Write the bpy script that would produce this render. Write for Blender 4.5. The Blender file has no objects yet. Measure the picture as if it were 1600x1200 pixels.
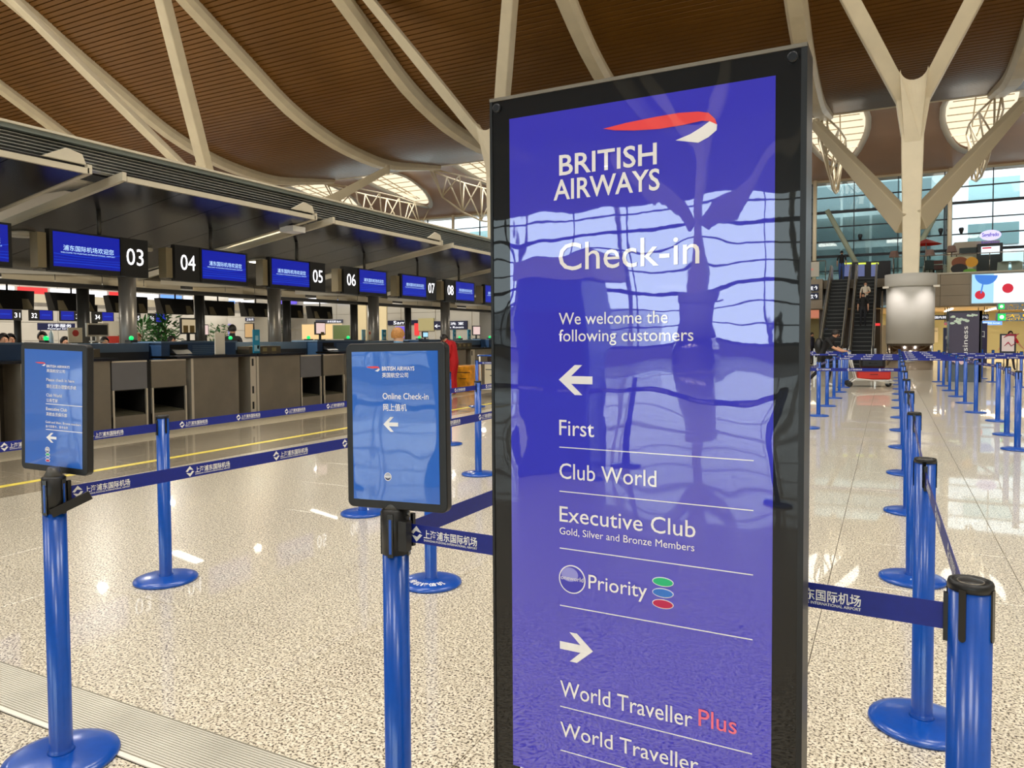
import bpy, bmesh, math, random
from mathutils import Vector, Matrix
random.seed(7)
S = bpy.context.scene
COL = S.collection

# ------------------------------------------------------------------ camera, world, exposure
CAMX = Vector((0.89120, -0.01146, 0.45346)); 
F_PX, PX, PY, CAM_H = 1155.0, 800.0, 570.0, 1.45
_v = Vector((1388 - PX, -(525 - PY), -F_PX)); _f = _v.normalized()
_h = Vector((1, .006, 0)); _u = _h.cross(_v); _u = (-_u if _u.y < 0 else _u).normalized()
_x = _f.cross(_u).normalized()
ROT = Matrix((_x, _f, _u))                        # world <- camera
cam_d = bpy.data.cameras.new('camera'); cam = bpy.data.objects.new('camera', cam_d); COL.objects.link(cam)
cam.matrix_world = Matrix.Translation((0, 0, CAM_H)) @ ROT.to_4x4()
cam_d.sensor_width = 36; cam_d.lens = F_PX / 1600 * 36; cam_d.shift_y = -30 / 1600
cam_d.clip_start = .05; cam_d.clip_end = 600
S.camera = cam

def ray(x, y): return ROT @ Vector((x - PX, -(y - PY), -F_PX))
def at(x, y, X=None, Y=None, Z=None):
    """the point of the hall seen at picture point x, y on one of the hall's planes"""
    r = ray(x, y)
    t = X / r.x if X is not None else Y / r.y if Y is not None else (Z - CAM_H) / r.z
    return Vector((0, 0, CAM_H)) + r * t

W = bpy.data.worlds.new('sky'); S.world = W; W.use_nodes = True
nt = W.node_tree; bg = nt.nodes['Background']
bg.inputs[0].default_value = (.86, .93, 1.0, 1); bg.inputs[1].default_value = 5.5
S.view_settings.view_transform = 'Standard'; S.view_settings.look = 'None'
S.view_settings.gamma = 1; S.view_settings.exposure = 0; S.view_settings.use_curve_mapping = False
S.cycles.max_bounces = 7; S.cycles.diffuse_bounces = 3; S.cycles.glossy_bounces = 4; S.cycles.transparent_max_bounces = 12
S.cycles.transmission_bounces = 4; S.cycles.caustics_reflective = False; S.cycles.caustics_refractive = False
S.cycles.sample_clamp_indirect = 4; S.cycles.use_denoising = True

LIGHT_W = 1500
FILL_XY = [(x, y) for x in (-40, -26, -12, 2, 14) for y in (-16, 0, 14)]
def area(name, loc, sx, sy, power, color=(1, .95, .86), rot=(0, 0, 0)):
    l = bpy.data.lights.new(name, 'AREA'); l.shape = 'RECTANGLE'; l.size = sx; l.size_y = sy; l.energy = power; l.color = color
    o = bpy.data.objects.new(name, l); o.location = loc; o.rotation_euler = rot; COL.objects.link(o); return o
KR = 1.2
def zrib(y): return (zrib0(y / KR) - 1.45) * KR + 1.45
def zrib0(y):
    P = [(-46, 14), (-40, 13), (-34, 12.2), (-28, 12.6), (-20, 14.5), (-12, 17.5), (-5, 20.2), (0, 21.2), (5, 21.5), (10, 21.2), (14, 20.5), (18, 19.3),
         (21.7, 17.8), (24, 16.6), (27, 15.1), (30, 13.65), (33, 12.8), (35.7, 12.45), (38.5, 12.4), (42, 12.9), (44.6, 13.3)]
    if y <= P[0][0]: return P[0][1]
    for i in range(len(P) - 1):
        if P[i][0] <= y <= P[i + 1][0]:
            p0 = P[max(i - 1, 0)]; p1 = P[i]; p2 = P[i + 1]; p3 = P[min(i + 2, len(P) - 1)]
            t = (y - p1[0]) / (p2[0] - p1[0]); h = p2[0] - p1[0]
            m1 = (p2[1] - p0[1]) / (p2[0] - p0[0]) * h; m2 = (p3[1] - p1[1]) / (p3[0] - p1[0]) * h
            return (2*t**3 - 3*t*t + 1)*p1[1] + (t**3 - 2*t*t + t)*m1 + (-2*t**3 + 3*t*t)*p2[1] + (t**3 - t*t)*m2
    return P[-1][1]
for (x, y) in FILL_XY: area('roof_fill_light', (x, y, zrib(y) - .35), 5, 7, LIGHT_W)  # added fill lights under the roof; no skylights are built at these spots

# ------------------------------------------------------------------ helpers
def lin(c): return tuple(((v / 255) / 12.92 if v <= 10 else ((v / 255 + .055) / 1.055) ** 2.4) for v in c)
MATS = {}
def mat(name, rgb, rough=.5, metal=0, spec=.5, coat=0, emit=0, emit_rgb=None, ior=None, coat_ior=None, coat_rough=0):
    m = bpy.data.materials.new(name); m.use_nodes = True; b = m.node_tree.nodes['Principled BSDF']
    c = lin(rgb); b.inputs['Base Color'].default_value = (*c, 1); b.inputs['Roughness'].default_value = rough
    b.inputs['Metallic'].default_value = metal; b.inputs['Specular IOR Level'].default_value = spec
    if coat: b.inputs['Coat Weight'].default_value = coat; b.inputs['Coat Roughness'].default_value = coat_rough
    if coat_ior: b.inputs['Coat IOR'].default_value = coat_ior
    if ior: b.inputs['IOR'].default_value = ior
    if emit:
        b.inputs['Emission Color'].default_value = (*(lin(emit_rgb) if emit_rgb else c), 1); b.inputs['Emission Strength'].default_value = emit
    MATS[name] = m; return m
def nodes(m): return m.node_tree.nodes, m.node_tree.links, m.node_tree.nodes['Principled BSDF']
def tint(m, scale=8, amount=.12, detail=3, bump=0, bscale=None, coord='Position'):
    """soft procedural variation of the base colour and optional relief"""
    N, L, b = nodes(m); c = b.inputs['Base Color'].default_value[:]
    g = N.new('ShaderNodeNewGeometry'); n = N.new('ShaderNodeTexNoise'); n.inputs['Scale'].default_value = scale; n.inputs['Detail'].default_value = detail
    L.new(g.outputs['Position'], n.inputs['Vector'])
    r = N.new('ShaderNodeValToRGB'); r.color_ramp.elements[0].position = .3; r.color_ramp.elements[1].position = .7
    r.color_ramp.elements[0].color = (*[v * (1 - amount) for v in c[:3]], 1); r.color_ramp.elements[1].color = (*[min(1, v * (1 + amount)) for v in c[:3]], 1)
    L.new(n.outputs['Fac'], r.inputs[0]); L.new(r.outputs[0], b.inputs['Base Color'])
    if bump:
        n2 = N.new('ShaderNodeTexNoise'); n2.inputs['Scale'].default_value = bscale or scale; L.new(g.outputs['Position'], n2.inputs['Vector'])
        bp = N.new('ShaderNodeBump'); bp.inputs['Strength'].default_value = bump; bp.inputs['Distance'].default_value = .01
        L.new(n2.outputs['Fac'], bp.inputs['Height']); L.new(bp.outputs[0], b.inputs['Normal'])
    return m

class M:
    """collects shapes, links them as one mesh object"""
    def __init__(s): s.v = []; s.f = []; s.sm = []; s.mi = []
    def add(s, vs, fs, smooth=False, mi=0):
        o = len(s.v); s.v += [tuple(v) for v in vs]; s.f += [tuple(i + o for i in f) for f in fs]; s.sm += [smooth] * len(fs); s.mi += [mi] * len(fs)
        return s
    def box(s, a, b, mi=0, mt=None):
        x0, y0, z0 = a; x1, y1, z1 = b
        vs = [(x0,y0,z0),(x1,y0,z0),(x1,y1,z0),(x0,y1,z0),(x0,y0,z1),(x1,y0,z1),(x1,y1,z1),(x0,y1,z1)]
        if mt: vs = [mt @ Vector(v) for v in vs]
        return s.add(vs, [(0,3,2,1),(4,5,6,7),(0,1,5,4),(1,2,6,5),(2,3,7,6),(3,0,4,7)], False, mi)
    def beam(s, p, q, w, h, up=(0, 0, 1), w2=None, h2=None, mi=0):
        p = Vector(p); q = Vector(q); d = (q - p).normalized(); a = d.cross(Vector(up))
        if a.length < 1e-4: a = d.cross(Vector((1, 0, 0)))
        a.normalize(); c = a.cross(d); w2 = w2 or w; h2 = h2 or h
        vs = []
        for P, ww, hh in ((p, w, h), (q, w2, h2)):
            vs += [P + a * sx * ww / 2 + c * sz * hh / 2 for sx, sz in ((-1,-1),(1,-1),(1,1),(-1,1))]
        return s.add(vs, [(0,1,2,3),(7,6,5,4),(0,4,5,1),(1,5,6,2),(2,6,7,3),(3,7,4,0)], False, mi)
    def lathe(s, prof, n=24, c=(0, 0, 0), mi=0, smooth=True, cap=True):
        vs = []; fs = []
        for r, z in prof:
            for k in range(n):
                a = 2 * math.pi * k / n; vs.append((c[0] + r * math.cos(a), c[1] + r * math.sin(a), c[2] + z))
        for i in range(len(prof) - 1):
            for k in range(n):
                k2 = (k + 1) % n; fs.append((i*n+k, i*n+k2, (i+1)*n+k2, (i+1)*n+k))
        s.add(vs, fs, smooth, mi)
        if cap:
            o = len(s.v) - len(vs)
            s.f.append(tuple(o + k for k in reversed(range(n)))); s.sm.append(False); s.mi.append(mi)
            s.f.append(tuple(o + (len(prof)-1)*n + k for k in range(n))); s.sm.append(False); s.mi.append(mi)
        return s
    def tube(s, pts, r, n=8, mi=0, smooth=True):
        pts = [Vector(p) for p in pts]; rs = r if isinstance(r, (list, tuple)) else [r] * len(pts); vs = []; fs = []
        ref = None
        for i, p in enumerate(pts):
            d = (pts[min(i+1, len(pts)-1)] - pts[max(i-1, 0)]).normalized()
            if ref is None or abs(ref.dot(d)) > .95:
                ref = Vector((0, 0, 1)) if abs(d.z) < .9 else Vector((1, 0, 0))
            a = d.cross(ref).normalized(); b = a.cross(d).normalized(); 
            for k in range(n):
                t = 2 * math.pi * k / n; vs.append(p + (a * math.cos(t) + b * math.sin(t)) * rs[i])
        for i in range(len(pts) - 1):
            for k in range(n): k2 = (k + 1) % n; fs.append((i*n+k, (i+1)*n+k, (i+1)*n+k2, i*n+k2))
        fs.append(tuple(range(n))); fs.append(tuple(reversed([(len(pts)-1)*n + k for k in range(n)])))
        return s.add(vs, fs, smooth, mi)
    def prism(s, poly, depth, mt=None, mi=0, bevel=0):
        """poly in local x,z at y=0, thickness to y=+depth"""
        n = len(poly); vs = [Vector((x, 0, z)) for x, z in poly] + [Vector((x, depth, z)) for x, z in poly]
        if mt: vs = [mt @ v for v in vs]
        fs = [tuple(range(n)), tuple(reversed(range(n, 2*n)))] + [(i, i+n, (i+1) % n + n, (i+1) % n) for i in range(n)]
        return s.add(vs, fs, False, mi)
    def ball(s, c, r, n=12, m=8, sc=(1, 1, 1), mi=0):
        prof = [(math.sin(math.pi * i / m), -math.cos(math.pi * i / m)) for i in range(m + 1)]
        vs = []; fs = []
        for rr, z in prof:
            for k in range(n):
                a = 2 * math.pi * k / n; vs.append((c[0] + r*sc[0]*rr*math.cos(a), c[1] + r*sc[1]*rr*math.sin(a), c[2] + r*sc[2]*z))
        for i in range(m):
            for k in range(n): k2 = (k+1) % n; fs.append((i*n+k, i*n+k2, (i+1)*n+k2, (i+1)*n+k))
        return s.add(vs, fs, True, mi)
    def mesh(s, name, mats):
        me = bpy.data.meshes.new(name); me.from_pydata(s.v, [], s.f)
        for m in (mats if isinstance(mats, (list, tuple)) else [mats]): me.materials.append(m)
        me.polygons.foreach_set('use_smooth', s.sm); me.polygons.foreach_set('material_index', s.mi); me.update()
        return me
    def obj(s, name, mats, parent=None, loc=None, rz=0):
        me = s.mesh(name, mats)
        return put(name, me, parent, loc, rz)
def put(name, me, parent=None, loc=None, rz=0):
    o = bpy.data.objects.new(name, me); COL.objects.link(o)
    if parent: o.parent = parent
    if loc is not None: o.location = loc
    if rz: o.rotation_euler = (0, 0, rz)
    return o
def bev(o, w=.004, seg=2):
    m = o.modifiers.new('bevel', 'BEVEL'); m.width = w; m.segments = seg; m.limit_method = 'ANGLE'; return o
def tag(o, label, cat, group=None, kind=None):
    o['label'] = label; o['category'] = cat
    if group: o['group'] = group
    if kind: o['kind'] = kind
    return o
def struct(o, label=None):
    o['kind'] = 'structure'
    if label: o['label'] = label
    return o
def stuff(o): o['kind'] = 'stuff'; return o
def thing(name, label, cat, loc=(0, 0, 0), rz=0, group=None):
    o = bpy.data.objects.new(name, None); COL.objects.link(o); o.empty_display_size = .1; o.location = loc; o.rotation_euler = (0, 0, rz)
    return tag(o, label, cat, group)
def sempty(name, label=None):
    o = bpy.data.objects.new(name, None); COL.objects.link(o); return struct(o, label)
KIDS = {}
def children(o): return [c for c in bpy.data.objects if c.parent is o]
def copy_tree(o, loc, rz, label, group=None, kids=None):
    c = o.copy(); COL.objects.link(c); c.location = loc; c.rotation_euler = (0, 0, rz); c['label'] = label
    if group: c['group'] = group
    def rec(src, dst):
        if src.name not in KIDS: KIDS[src.name] = children(src)
        for k in KIDS[src.name]:
            d = k.copy(); COL.objects.link(d); d.parent = dst; rec(k, d)
    rec(o, c); return c

_tc = {}
def text_mesh(txt, m, bold=0, depth=0, key=None):
    """lettering as flat mesh in x,z plane facing -y, with its lower left at 0,0 and its natural size"""
    k = (txt, m.name, bold, depth)
    if k in _tc: return _tc[k]
    cu = bpy.data.curves.new('text', 'FONT'); cu.body = txt; cu.size = 1; cu.offset = bold; cu.extrude = depth; cu.resolution_u = 3
    o = bpy.data.objects.new('text', cu); COL.objects.link(o)
    dg = bpy.context.evaluated_depsgraph_get(); me = bpy.data.meshes.new_from_object(o.evaluated_get(dg))
    bpy.data.objects.remove(o)
    xs = [v.co.x for v in me.vertices]; ys = [v.co.y for v in me.vertices]
    x0, x1, y0, y1 = min(xs), max(xs), min(ys), max(ys)
    for v in me.vertices: v.co = Vector((v.co.x - x0, -v.co.z, v.co.y))
    me.materials.clear(); me.materials.append(m); me['w'] = x1 - x0; me['h'] = y1 - y0; me['b'] = y0; me['t'] = y1
    _tc[k] = me; return me
def text(txt, m, parent, x0, x1, base, cap, y=0, name='lettering', bold=0, mt=None):
    """text from x0 to x1 on baseline base with capital height cap in the parent's x,z plane at y"""
    me = text_mesh(txt, m, bold)
    capn = text_mesh('H' if ord(txt[0]) < 1000 else '国', m)['h']
    sx = (x1 - x0) / me['w']; sz = cap / capn
    o = put(name, me, parent); o.scale = (sx, 1, sz); o.location = (x0, y, base)
    if mt: o.matrix_local = mt @ o.matrix_basis
    return o

# ------------------------------------------------------------------ materials
def granite(name, base, dark, light, rough, scale=95, dk=(.41, .475), joint=None, bigmix=.1):
    m = mat(name, base, rough, spec=.5, coat=.55, coat_rough=.025, coat_ior=1.6); N, L, b = nodes(m)
    g = N.new('ShaderNodeNewGeometry'); n = N.new('ShaderNodeTexNoise'); n.inputs['Scale'].default_value = scale; n.inputs['Detail'].default_value = 2.5; n.inputs['Roughness'].default_value = .6
    n2 = N.new('ShaderNodeTexNoise'); n2.inputs['Scale'].default_value = scale * .33; n2.inputs['Detail'].default_value = 3
    n3 = N.new('ShaderNodeTexNoise'); n3.inputs['Scale'].default_value = .8
    for q in (n, n2, n3): L.new(g.outputs['Position'], q.inputs['Vector'])
    r = N.new('ShaderNodeValToRGB'); e = r.color_ramp.elements
    e[0].position = dk[0]; e[0].color = (*lin(dark), 1); e[1].position = dk[1]; e[1].color = (*lin(base), 1)
    x = r.color_ramp.elements.new(.62); x.color = (*lin(light), 1)
    L.new(n.outputs['Fac'], r.inputs[0])
    r2 = N.new('ShaderNodeValToRGB'); r2.color_ramp.elements[0].position = .38; r2.color_ramp.elements[1].position = .6
    r2.color_ramp.elements[0].color = (.72, .70, .66, 1); r2.color_ramp.elements[1].color = (1, 1, 1, 1); L.new(n2.outputs['Fac'], r2.inputs[0])
    mx = N.new('ShaderNodeMixRGB'); mx.blend_type = 'MULTIPLY'; mx.inputs[0].default_value = .75; L.new(r.outputs[0], mx.inputs[1]); L.new(r2.outputs[0], mx.inputs[2])
    L.new(mx.outputs[0], b.inputs['Base Color'])
    return m
G_SPECK = granite('speckled_granite', (236, 225, 202), (84, 74, 62), (253, 246, 228), .3)
G_BAND = granite('brown_polished_granite', (158, 147, 127), (106, 97, 82), (178, 167, 146), .25, dk=(.3, .42))
G_LIGHT = granite('beige_band_granite', (214, 202, 172), (160, 148, 122), (226, 214, 188), .3, dk=(.28, .38))
GROUT = mat('joint_mortar', (92, 84, 72), .8)
YELLOW = tint(mat('yellow_line_paint', (236, 214, 84), .45), 14, .15)
RIBMETAL = tint(mat('ribbed_aluminium', (214, 210, 196), .42, .2), 3, .1)
RIBDARK = mat('ribbed_aluminium_groove', (166, 160, 142), .5, .1)
WHITELINE = mat('white_metal_edge', (244, 238, 226), .4)
BLUE = mat('blue_powder_coat', (0, 76, 174), .28, .0, coat=.35, coat_rough=.12)
tint(BLUE, 30, .06)
BLACKP = mat('black_plastic', (22, 22, 22), .42)
BLACKG = mat('black_gloss', (12, 12, 13), .12, spec=.6)
BELT = tint(mat('navy_blue_webbing', (3, 30, 136), .5), 60, .08)
BELTD = mat('dark_blue_webbing', (44, 40, 110), .5)
WHITE = mat('white_print', (240, 240, 238), .5)
OFFW = mat('off_white_panel', (212, 205, 190), .5)
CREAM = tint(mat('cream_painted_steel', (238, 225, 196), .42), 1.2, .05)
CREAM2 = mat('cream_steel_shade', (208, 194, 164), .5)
STEEL = tint(mat('brushed_steel', (134, 126, 113), .34, .6), 2.5, .08, bump=.05, bscale=60)
STEEL2 = tint(mat('grey_steel_panel', (120, 120, 124), .34, .55), 2, .07)
STEELL = mat('light_steel_edge', (214, 204, 186), .3, .6)
CONV = tint(mat('ribbed_rubber_belt', (70, 66, 48), .8), 30, .3)
DARK = mat('near_black_recess', (20, 17, 14), .7)
CANOPY = mat('dark_canopy_panel', (38, 38, 40), .26, .3, spec=.6)
CREAMP = tint(mat('canopy_cream_edge', (206, 198, 178), .45), 2, .05)
LOUV = mat('louvre_blade', (190, 194, 190), .35, .5)
LOUVB = mat('louvre_backing', (16, 17, 18), .7)
POLEG = tint(mat('grey_column_paint', (116, 112, 106), .35, .4), 2, .05)
DKPOLE = mat('dark_grey_column', (66, 64, 60), .4, .3)
DESKB = tint(mat('slate_blue_desk', (46, 76, 116), .42), 3, .06)
DESKL = mat('light_slate_top', (98, 122, 150), .35)
DESKD = mat('dark_desk', (42, 44, 50), .5)
WOODB = mat('brown_control_box', (112, 98, 76), .45)
GREYW = tint(mat('light_grey_wall_panel', (196, 192, 182), .5), .6, .04)
YWALL = mat('yellowish_wall', (196, 188, 140), .55)
CONC = tint(mat('taupe_stone_cladding', (162, 148, 128), .6), 1, .05)
CASING = mat('grey_round_casing', (196, 193, 186), .6, 0)
SSTEEL = mat('stainless_steel', (170, 160, 150), .14, 1)
def emi(name, rgb, k=1.0): 
    m = mat(name, (10, 10, 10), .4, emit=k, emit_rgb=rgb); return m
SCR = emi('blue_screen', (0, 22, 158), 1.0)
SCRL = emi('blue_screen_swirl', (10, 62, 205), 1.0)
SCRT = emi('screen_text', (190, 225, 255), 1.4)
NUM = emi('lit_number', (255, 252, 255), 2.2)
LAMPW = emi('white_lamp', (255, 246, 228), 6)
SIGNY = emi('lit_yellow', (255, 196, 0), 1.2)
SIGNYD = emi('lit_amber', (205, 150, 10), .8)
SIGNG = emi('lit_green', (20, 220, 90), 1.2)
GLED = emi('green_led', (10, 230, 120), 1.2)
WARM = emi('warm_lit_shop', (255, 214, 150), 1.0)
ADW = emi('lit_advert_white', (236, 250, 255), 1.25)
ADB = emi('lit_advert_blue', (60, 130, 225), 1.0)
ADC = emi('lit_advert_cyan', (170, 222, 246), 1.1)
ADR = emi('lit_advert_red', (214, 20, 50), 1.0)
REDL = emi('lit_red', (235, 60, 60), 1.2)
BLUEL = emi('lit_light_blue', (120, 170, 255), 1.3)
WHITEL = emi('lit_white', (250, 250, 255), 1.8)
PURP = emi('lit_purple', (110, 90, 220), 1.2)
MEMB = emi('skylight_membrane', (255, 238, 206), 1.15)

# ------------------------------------------------------------------ floor
floor = struct((lambda: M().box((-62, -46, -.3), (24, 62, -.012)).obj('floor', GROUT))(), 'floor of speckled beige granite slabs')
gx = sorted([.70 + n for n in range(-8, 24)])
XB = [(-62 + 1.0 * k, -61 + 1.0 * k, G_SPECK) for k in range(0, 51)]
XB = [(a, b, m) for a, b, m in XB if b <= -11.4] + [(-11.4 - .6, -11.4, G_BAND), (-11.4, -10.4, G_BAND), (-10.4, -9.5, G_LIGHT), (-9.5, -8.4, G_BAND), (-8.4, -7.3, G_BAND)]
XB += [(gx[i], gx[i + 1], G_SPECK) for i in range(len(gx) - 1)]
ys = [2.72 + n for n in range(-48, 60)]
YB = []
for i in range(len(ys) - 1):
    a, b = ys[i], ys[i + 1]
    if abs(a - 1.72) < .01: YB.append((1.885, b))
    elif abs(b - 1.72) < .01: YB.append((a, 1.625))
    else: YB.append((a, b))
CM = ROT.transposed()
def seen(P, mg=0):
    c = CM @ (Vector(P) - Vector((0, 0, CAM_H)))
    if c.z > -.05: return None
    x = PX + F_PX * c.x / -c.z; y = PY - F_PX * c.y / -c.z
    return (x, y, -c.z) if -mg < x < 1600 + mg and -mg < y < 1200 + mg else None
cand = []; field = {m.name: M() for m in (G_SPECK, G_BAND, G_LIGHT)}
for a, b, m in XB:
    for c, d in YB:
        mid = ((a + b) / 2, (c + d) / 2, 0)
        s = any(seen((x, y, 0)) for x in (a, b) for y in (c, d))
        dist = math.hypot(*mid[:2])
        cand.append((dist if s and mid[0] > -11.5 else 1e3 + dist, a, b, c, d, m))
cand.sort(key=lambda t: t[0]); _tm = {}
g = .0016
for i, (q, a, b, c, d, m) in enumerate(cand):
    if i < 290 and q < 1e3:
        k = (round(b - a, 3), round(d - c, 3), m.name)
        if k not in _tm:
            w, h = (b - a) / 2 - g, (d - c) / 2 - g; e = .0015
            _tm[k] = M().add([(-w,-h,-.012),(w,-h,-.012),(w,h,-.012),(-w,h,-.012),(-w,-h,-e),(w,-h,-e),(w,h,-e),(-w,h,-e),(-w+e,-h+e,0),(w-e,-h+e,0),(w-e,h-e,0),(-w+e,h-e,0)],
                [(0,1,5,4),(1,2,6,5),(2,3,7,6),(3,0,4,7),(4,5,9,8),(5,6,10,9),(6,7,11,10),(7,4,8,11),(8,9,10,11)]).mesh('tile', m)
        put('tile', _tm[k], floor, ((a + b) / 2, (c + d) / 2, 0))
    elif -46 < c and d < 62:
        x0, x1, y0, y1 = a + g, b - g, c + g, d - g
        field[m.name].add([(x0,y0,0),(x1,y0,0),(x1,y1,0),(x0,y1,0),(x0,y0,-.012),(x1,y0,-.012),(x1,y1,-.012),(x0,y1,-.012)], [(0,1,2,3),(0,4,5,1),(1,5,6,2),(2,6,7,3),(3,7,4,0)])
for k, f in field.items(): stuff(f.obj('tile_field', MATS[k], floor))
# ribbed metal joint strip across the floor
strip = struct(M().box((-14, 1.635, -.01), (9, 1.878, .001)).obj('trim_1', RIBDARK), 'ribbed metal expansion joint strip across the floor')
for i in range(19):
    M().box((-14, 1.655 + i * .0118, 0), (9, 1.655 + i * .0118 + .0085, .0035)).obj('ridge', RIBMETAL, strip)
M().box((-14, 1.627, 0), (9, 1.647, .005)).obj('edge_strip', WHITELINE, strip)
M().box((-14, 1.880, 0), (9, 1.884, .003)).obj('edge_strip', RIBDARK, strip)
yl = struct(M().box((-7.93, -30, 0), (-7.82, 40, .002)).obj('trim_2', YELLOW), 'yellow waiting line on the floor before the counters')

# ------------------------------------------------------------------ roof
RX = [-62, -55, -45.6, -34.2, -25.2, -13.9, -3.84, 5.64, 15, 23]
DECK = mat('dark_roof_deck', (28, 16, 8), .8)
SLAT = tint(mat('bronze_brown_slat', (126, 84, 28), .34, .35), .35, .1)
yy = [-46 + i * .5 for i in range(200)]
dk = M(); vs = []
for y in yy: vs += [(-62, y, zrib(y) + .62), (24, y, zrib(y) + .62)]
n = len(yy); dk.add(vs, [(2*i, 2*i+2, 2*i+3, 2*i+1) for i in range(n - 1)], True)
ceil = struct(dk.obj('ceiling', DECK), 'wave shaped roof lined with brown slats')
sl = M(); y = -45.5
while y < 53.2:
    dz = (zrib(y + .1) - zrib(y - .1)) / .2; L = math.hypot(1, dz); st = .30 / L
    y2 = y + st * .80; z0, z1 = zrib(y) + .36, zrib(y2) + .36
    sl.add([(-62, y, z0), (24, y, z0), (24, y2, z1), (-62, y2, z1), (-62, y, z0 + .06), (24, y, z0 + .06), (24, y2, z1 + .06), (-62, y2, z1 + .06)], [(0,3,2,1),(0,1,5,4),(2,3,7,6)])
    y += st
stuff(sl.obj('slats', SLAT, ceil))
M().beam((-62, 53.4, zrib(53.4) + .5), (24, 53.4, zrib(53.4) + .5), .3, .35).obj('edge_beam', CREAM, ceil)
def sweep(pts, w0, w1, hgt, ups=None):
    """box-section rib along pts (in a plane of constant x), underside on pts"""
    m = M(); vs = []
    for i, (x, y, z) in enumerate(pts):
        t = i / (len(pts) - 1); w = w0 + (w1 - w0) * t; h = hgt[i] if isinstance(hgt, list) else hgt
        vs += [(x - w*.32, y, z), (x + w*.32, y, z), (x + w / 2, y, z + h * .3), (x + w / 2, y, z + h), (x - w / 2, y, z + h), (x - w / 2, y, z + h * .3)]
    fs = []
    for i in range(len(pts) - 1):
        for k in range(6): k2 = (k + 1) % 6; fs.append((i*6+k, i*6+k2, (i+1)*6+k2, (i+1)*6+k))
    fs += [tuple(range(5, -1, -1)), tuple((len(pts)-1)*6 + k for k in range(6))]
    return m.add(vs, fs)
NTH = ['first', 'second', 'third', 'fourth', 'fifth', 'sixth', 'seventh', 'eighth', 'ninth', 'tenth', 'eleventh', 'twelfth', 'thirteenth', 'fourteenth', 'fifteenth', 'sixteenth', 'seventeenth', 'eighteenth', 'nineteenth', 'twentieth']
for i, x in enumerate(RX):
    pts = [(x, y, zrib(y) - .25 * (1 if y < 47 else max(0, (53.4 - y) / 6.4))) for y in [-45 + k * 1.5 for k in range(66)] + [53.3]]
    hs = [1.1 if p[1] < 43 else max(.4, 1.1 - (p[1] - 43) * .07) for p in pts]
    sweep(pts, 1.0, .95, hs).obj('roof_rib', CREAM, ceil)
# second vault beyond, with oval skylights over each rib tip
DECK2 = mat('smooth_bronze_soffit', (196, 160, 134), .32, .15); tint(DECK2, .3, .08)
def zv2(y): return (zv20(y / KR) - 1.45) * KR + 1.45
def zv20(y):
    P = [(43.5, 14.9), (47, 15.2), (51, 15.1), (55, 14.5), (59, 13.5), (62, 12.9)]
    for a, b in zip(P, P[1:]):
        if a[0] <= y <= b[0]: return a[1] + (b[1] - a[1]) * (y - a[0]) / (b[0] - a[0])
    return P[-1][1]
m = M(); vs = []; ny = 30
for i in range(ny + 1):
    y = 52.2 + (74 - 52.2) * i / ny; vs += [(-62, y, zv2(y)), (24, y, zv2(y))]
for i in range(ny): pass
m.add(vs, [(2*i, 2*i+2, 2*i+3, 2*i+1) for i in range(ny)], True)
c2 = struct(m.obj('ceiling_rear', DECK2), 'smooth brown rear roof vault above the glass wall')
for x in range(-60, 24, 7): M().box((x, 44, 14.4), (x + .05, 44.1, 14.5)).obj('joint', CREAM2, c2) if False else None
for x in RX[1:]:
    sk = M(); k = 28; ring = []; mem = []
    for j in range(k):
        a = 2 * math.pi * j / k; wx = 2.5 * math.cos(a) * (1 - .2 * math.sin(a)); wy = 63 + 6.6 * math.sin(a)
        ring.append((x + wx * 1.0, wy, zv2(wy) - .06)); mem.append((x + wx * .84, 63 + (wy - 63) * .9, zv2(wy) - .07))
    rg = M(); vs = ring + mem + [(a, b, c + .3) for a, b, c in ring] + [(a, b, c - .0) for a, b, c in mem]
    rg.add([(p[0], p[1], p[2] - .25) for p in ring] + mem + ring, [(j, (j+1) % k, k + (j+1) % k, k + j) for j in range(k)] + [(j, 2*k + j, 2*k + (j+1) % k, (j+1) % k) for j in range(k)], True)
    top = sempty('window_skylight', 'oval skylight in the rear roof vault')
    rg.obj('skylight_rim', WHITE, top)
    cx, cy = x, 63
    mv = []; mf = []; NR = 6
    for q in range(NR):
        f = 1 - q / NR
        for (a_, b_, c_) in mem: yy2 = cy + (b_ - cy) * f; mv.append((cx + (a_ - cx) * f, yy2, zv2(yy2) - .05))
    mv.append((cx, cy, zv2(cy) - .05))
    for q in range(NR - 1): mf += [(q*k + j, (q+1)*k + j, (q+1)*k + (j+1) % k, q*k + (j+1) % k) for j in range(k)]
    mf += [((NR-1)*k + j, NR*k, (NR-1)*k + (j+1) % k) for j in range(k)]
    M().add(mv, mf, True).obj('membrane', MEMB, top)
    bars = M()
    for t in range(-4, 5):
        wy = cy + t * 1.25; q = math.sqrt(max(.02, 1 - ((wy - cy) / 5.7) ** 2)) * 2.0
        bars.beam((x - q, wy, zv2(wy) - .1), (x + q, wy, zv2(wy) - .1), .06, .06)
    for q in (-.55, .55): bars.beam((x + q, cy - 4.2, zv2(cy - 4.2) - .1), (x + q * .3, cy + 4.4, zv2(cy + 4.4) - .12), .08, .08)
    bars.obj('glazing_bar', CREAM2, top)
    lo = area('roof_fill_light', (x, 63, zv2(63) - .7), 4, 11, 420); lo.data.shape = 'ELLIPSE'  # added area light carrying the oval skylight's daylight down to the gallery
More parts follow.
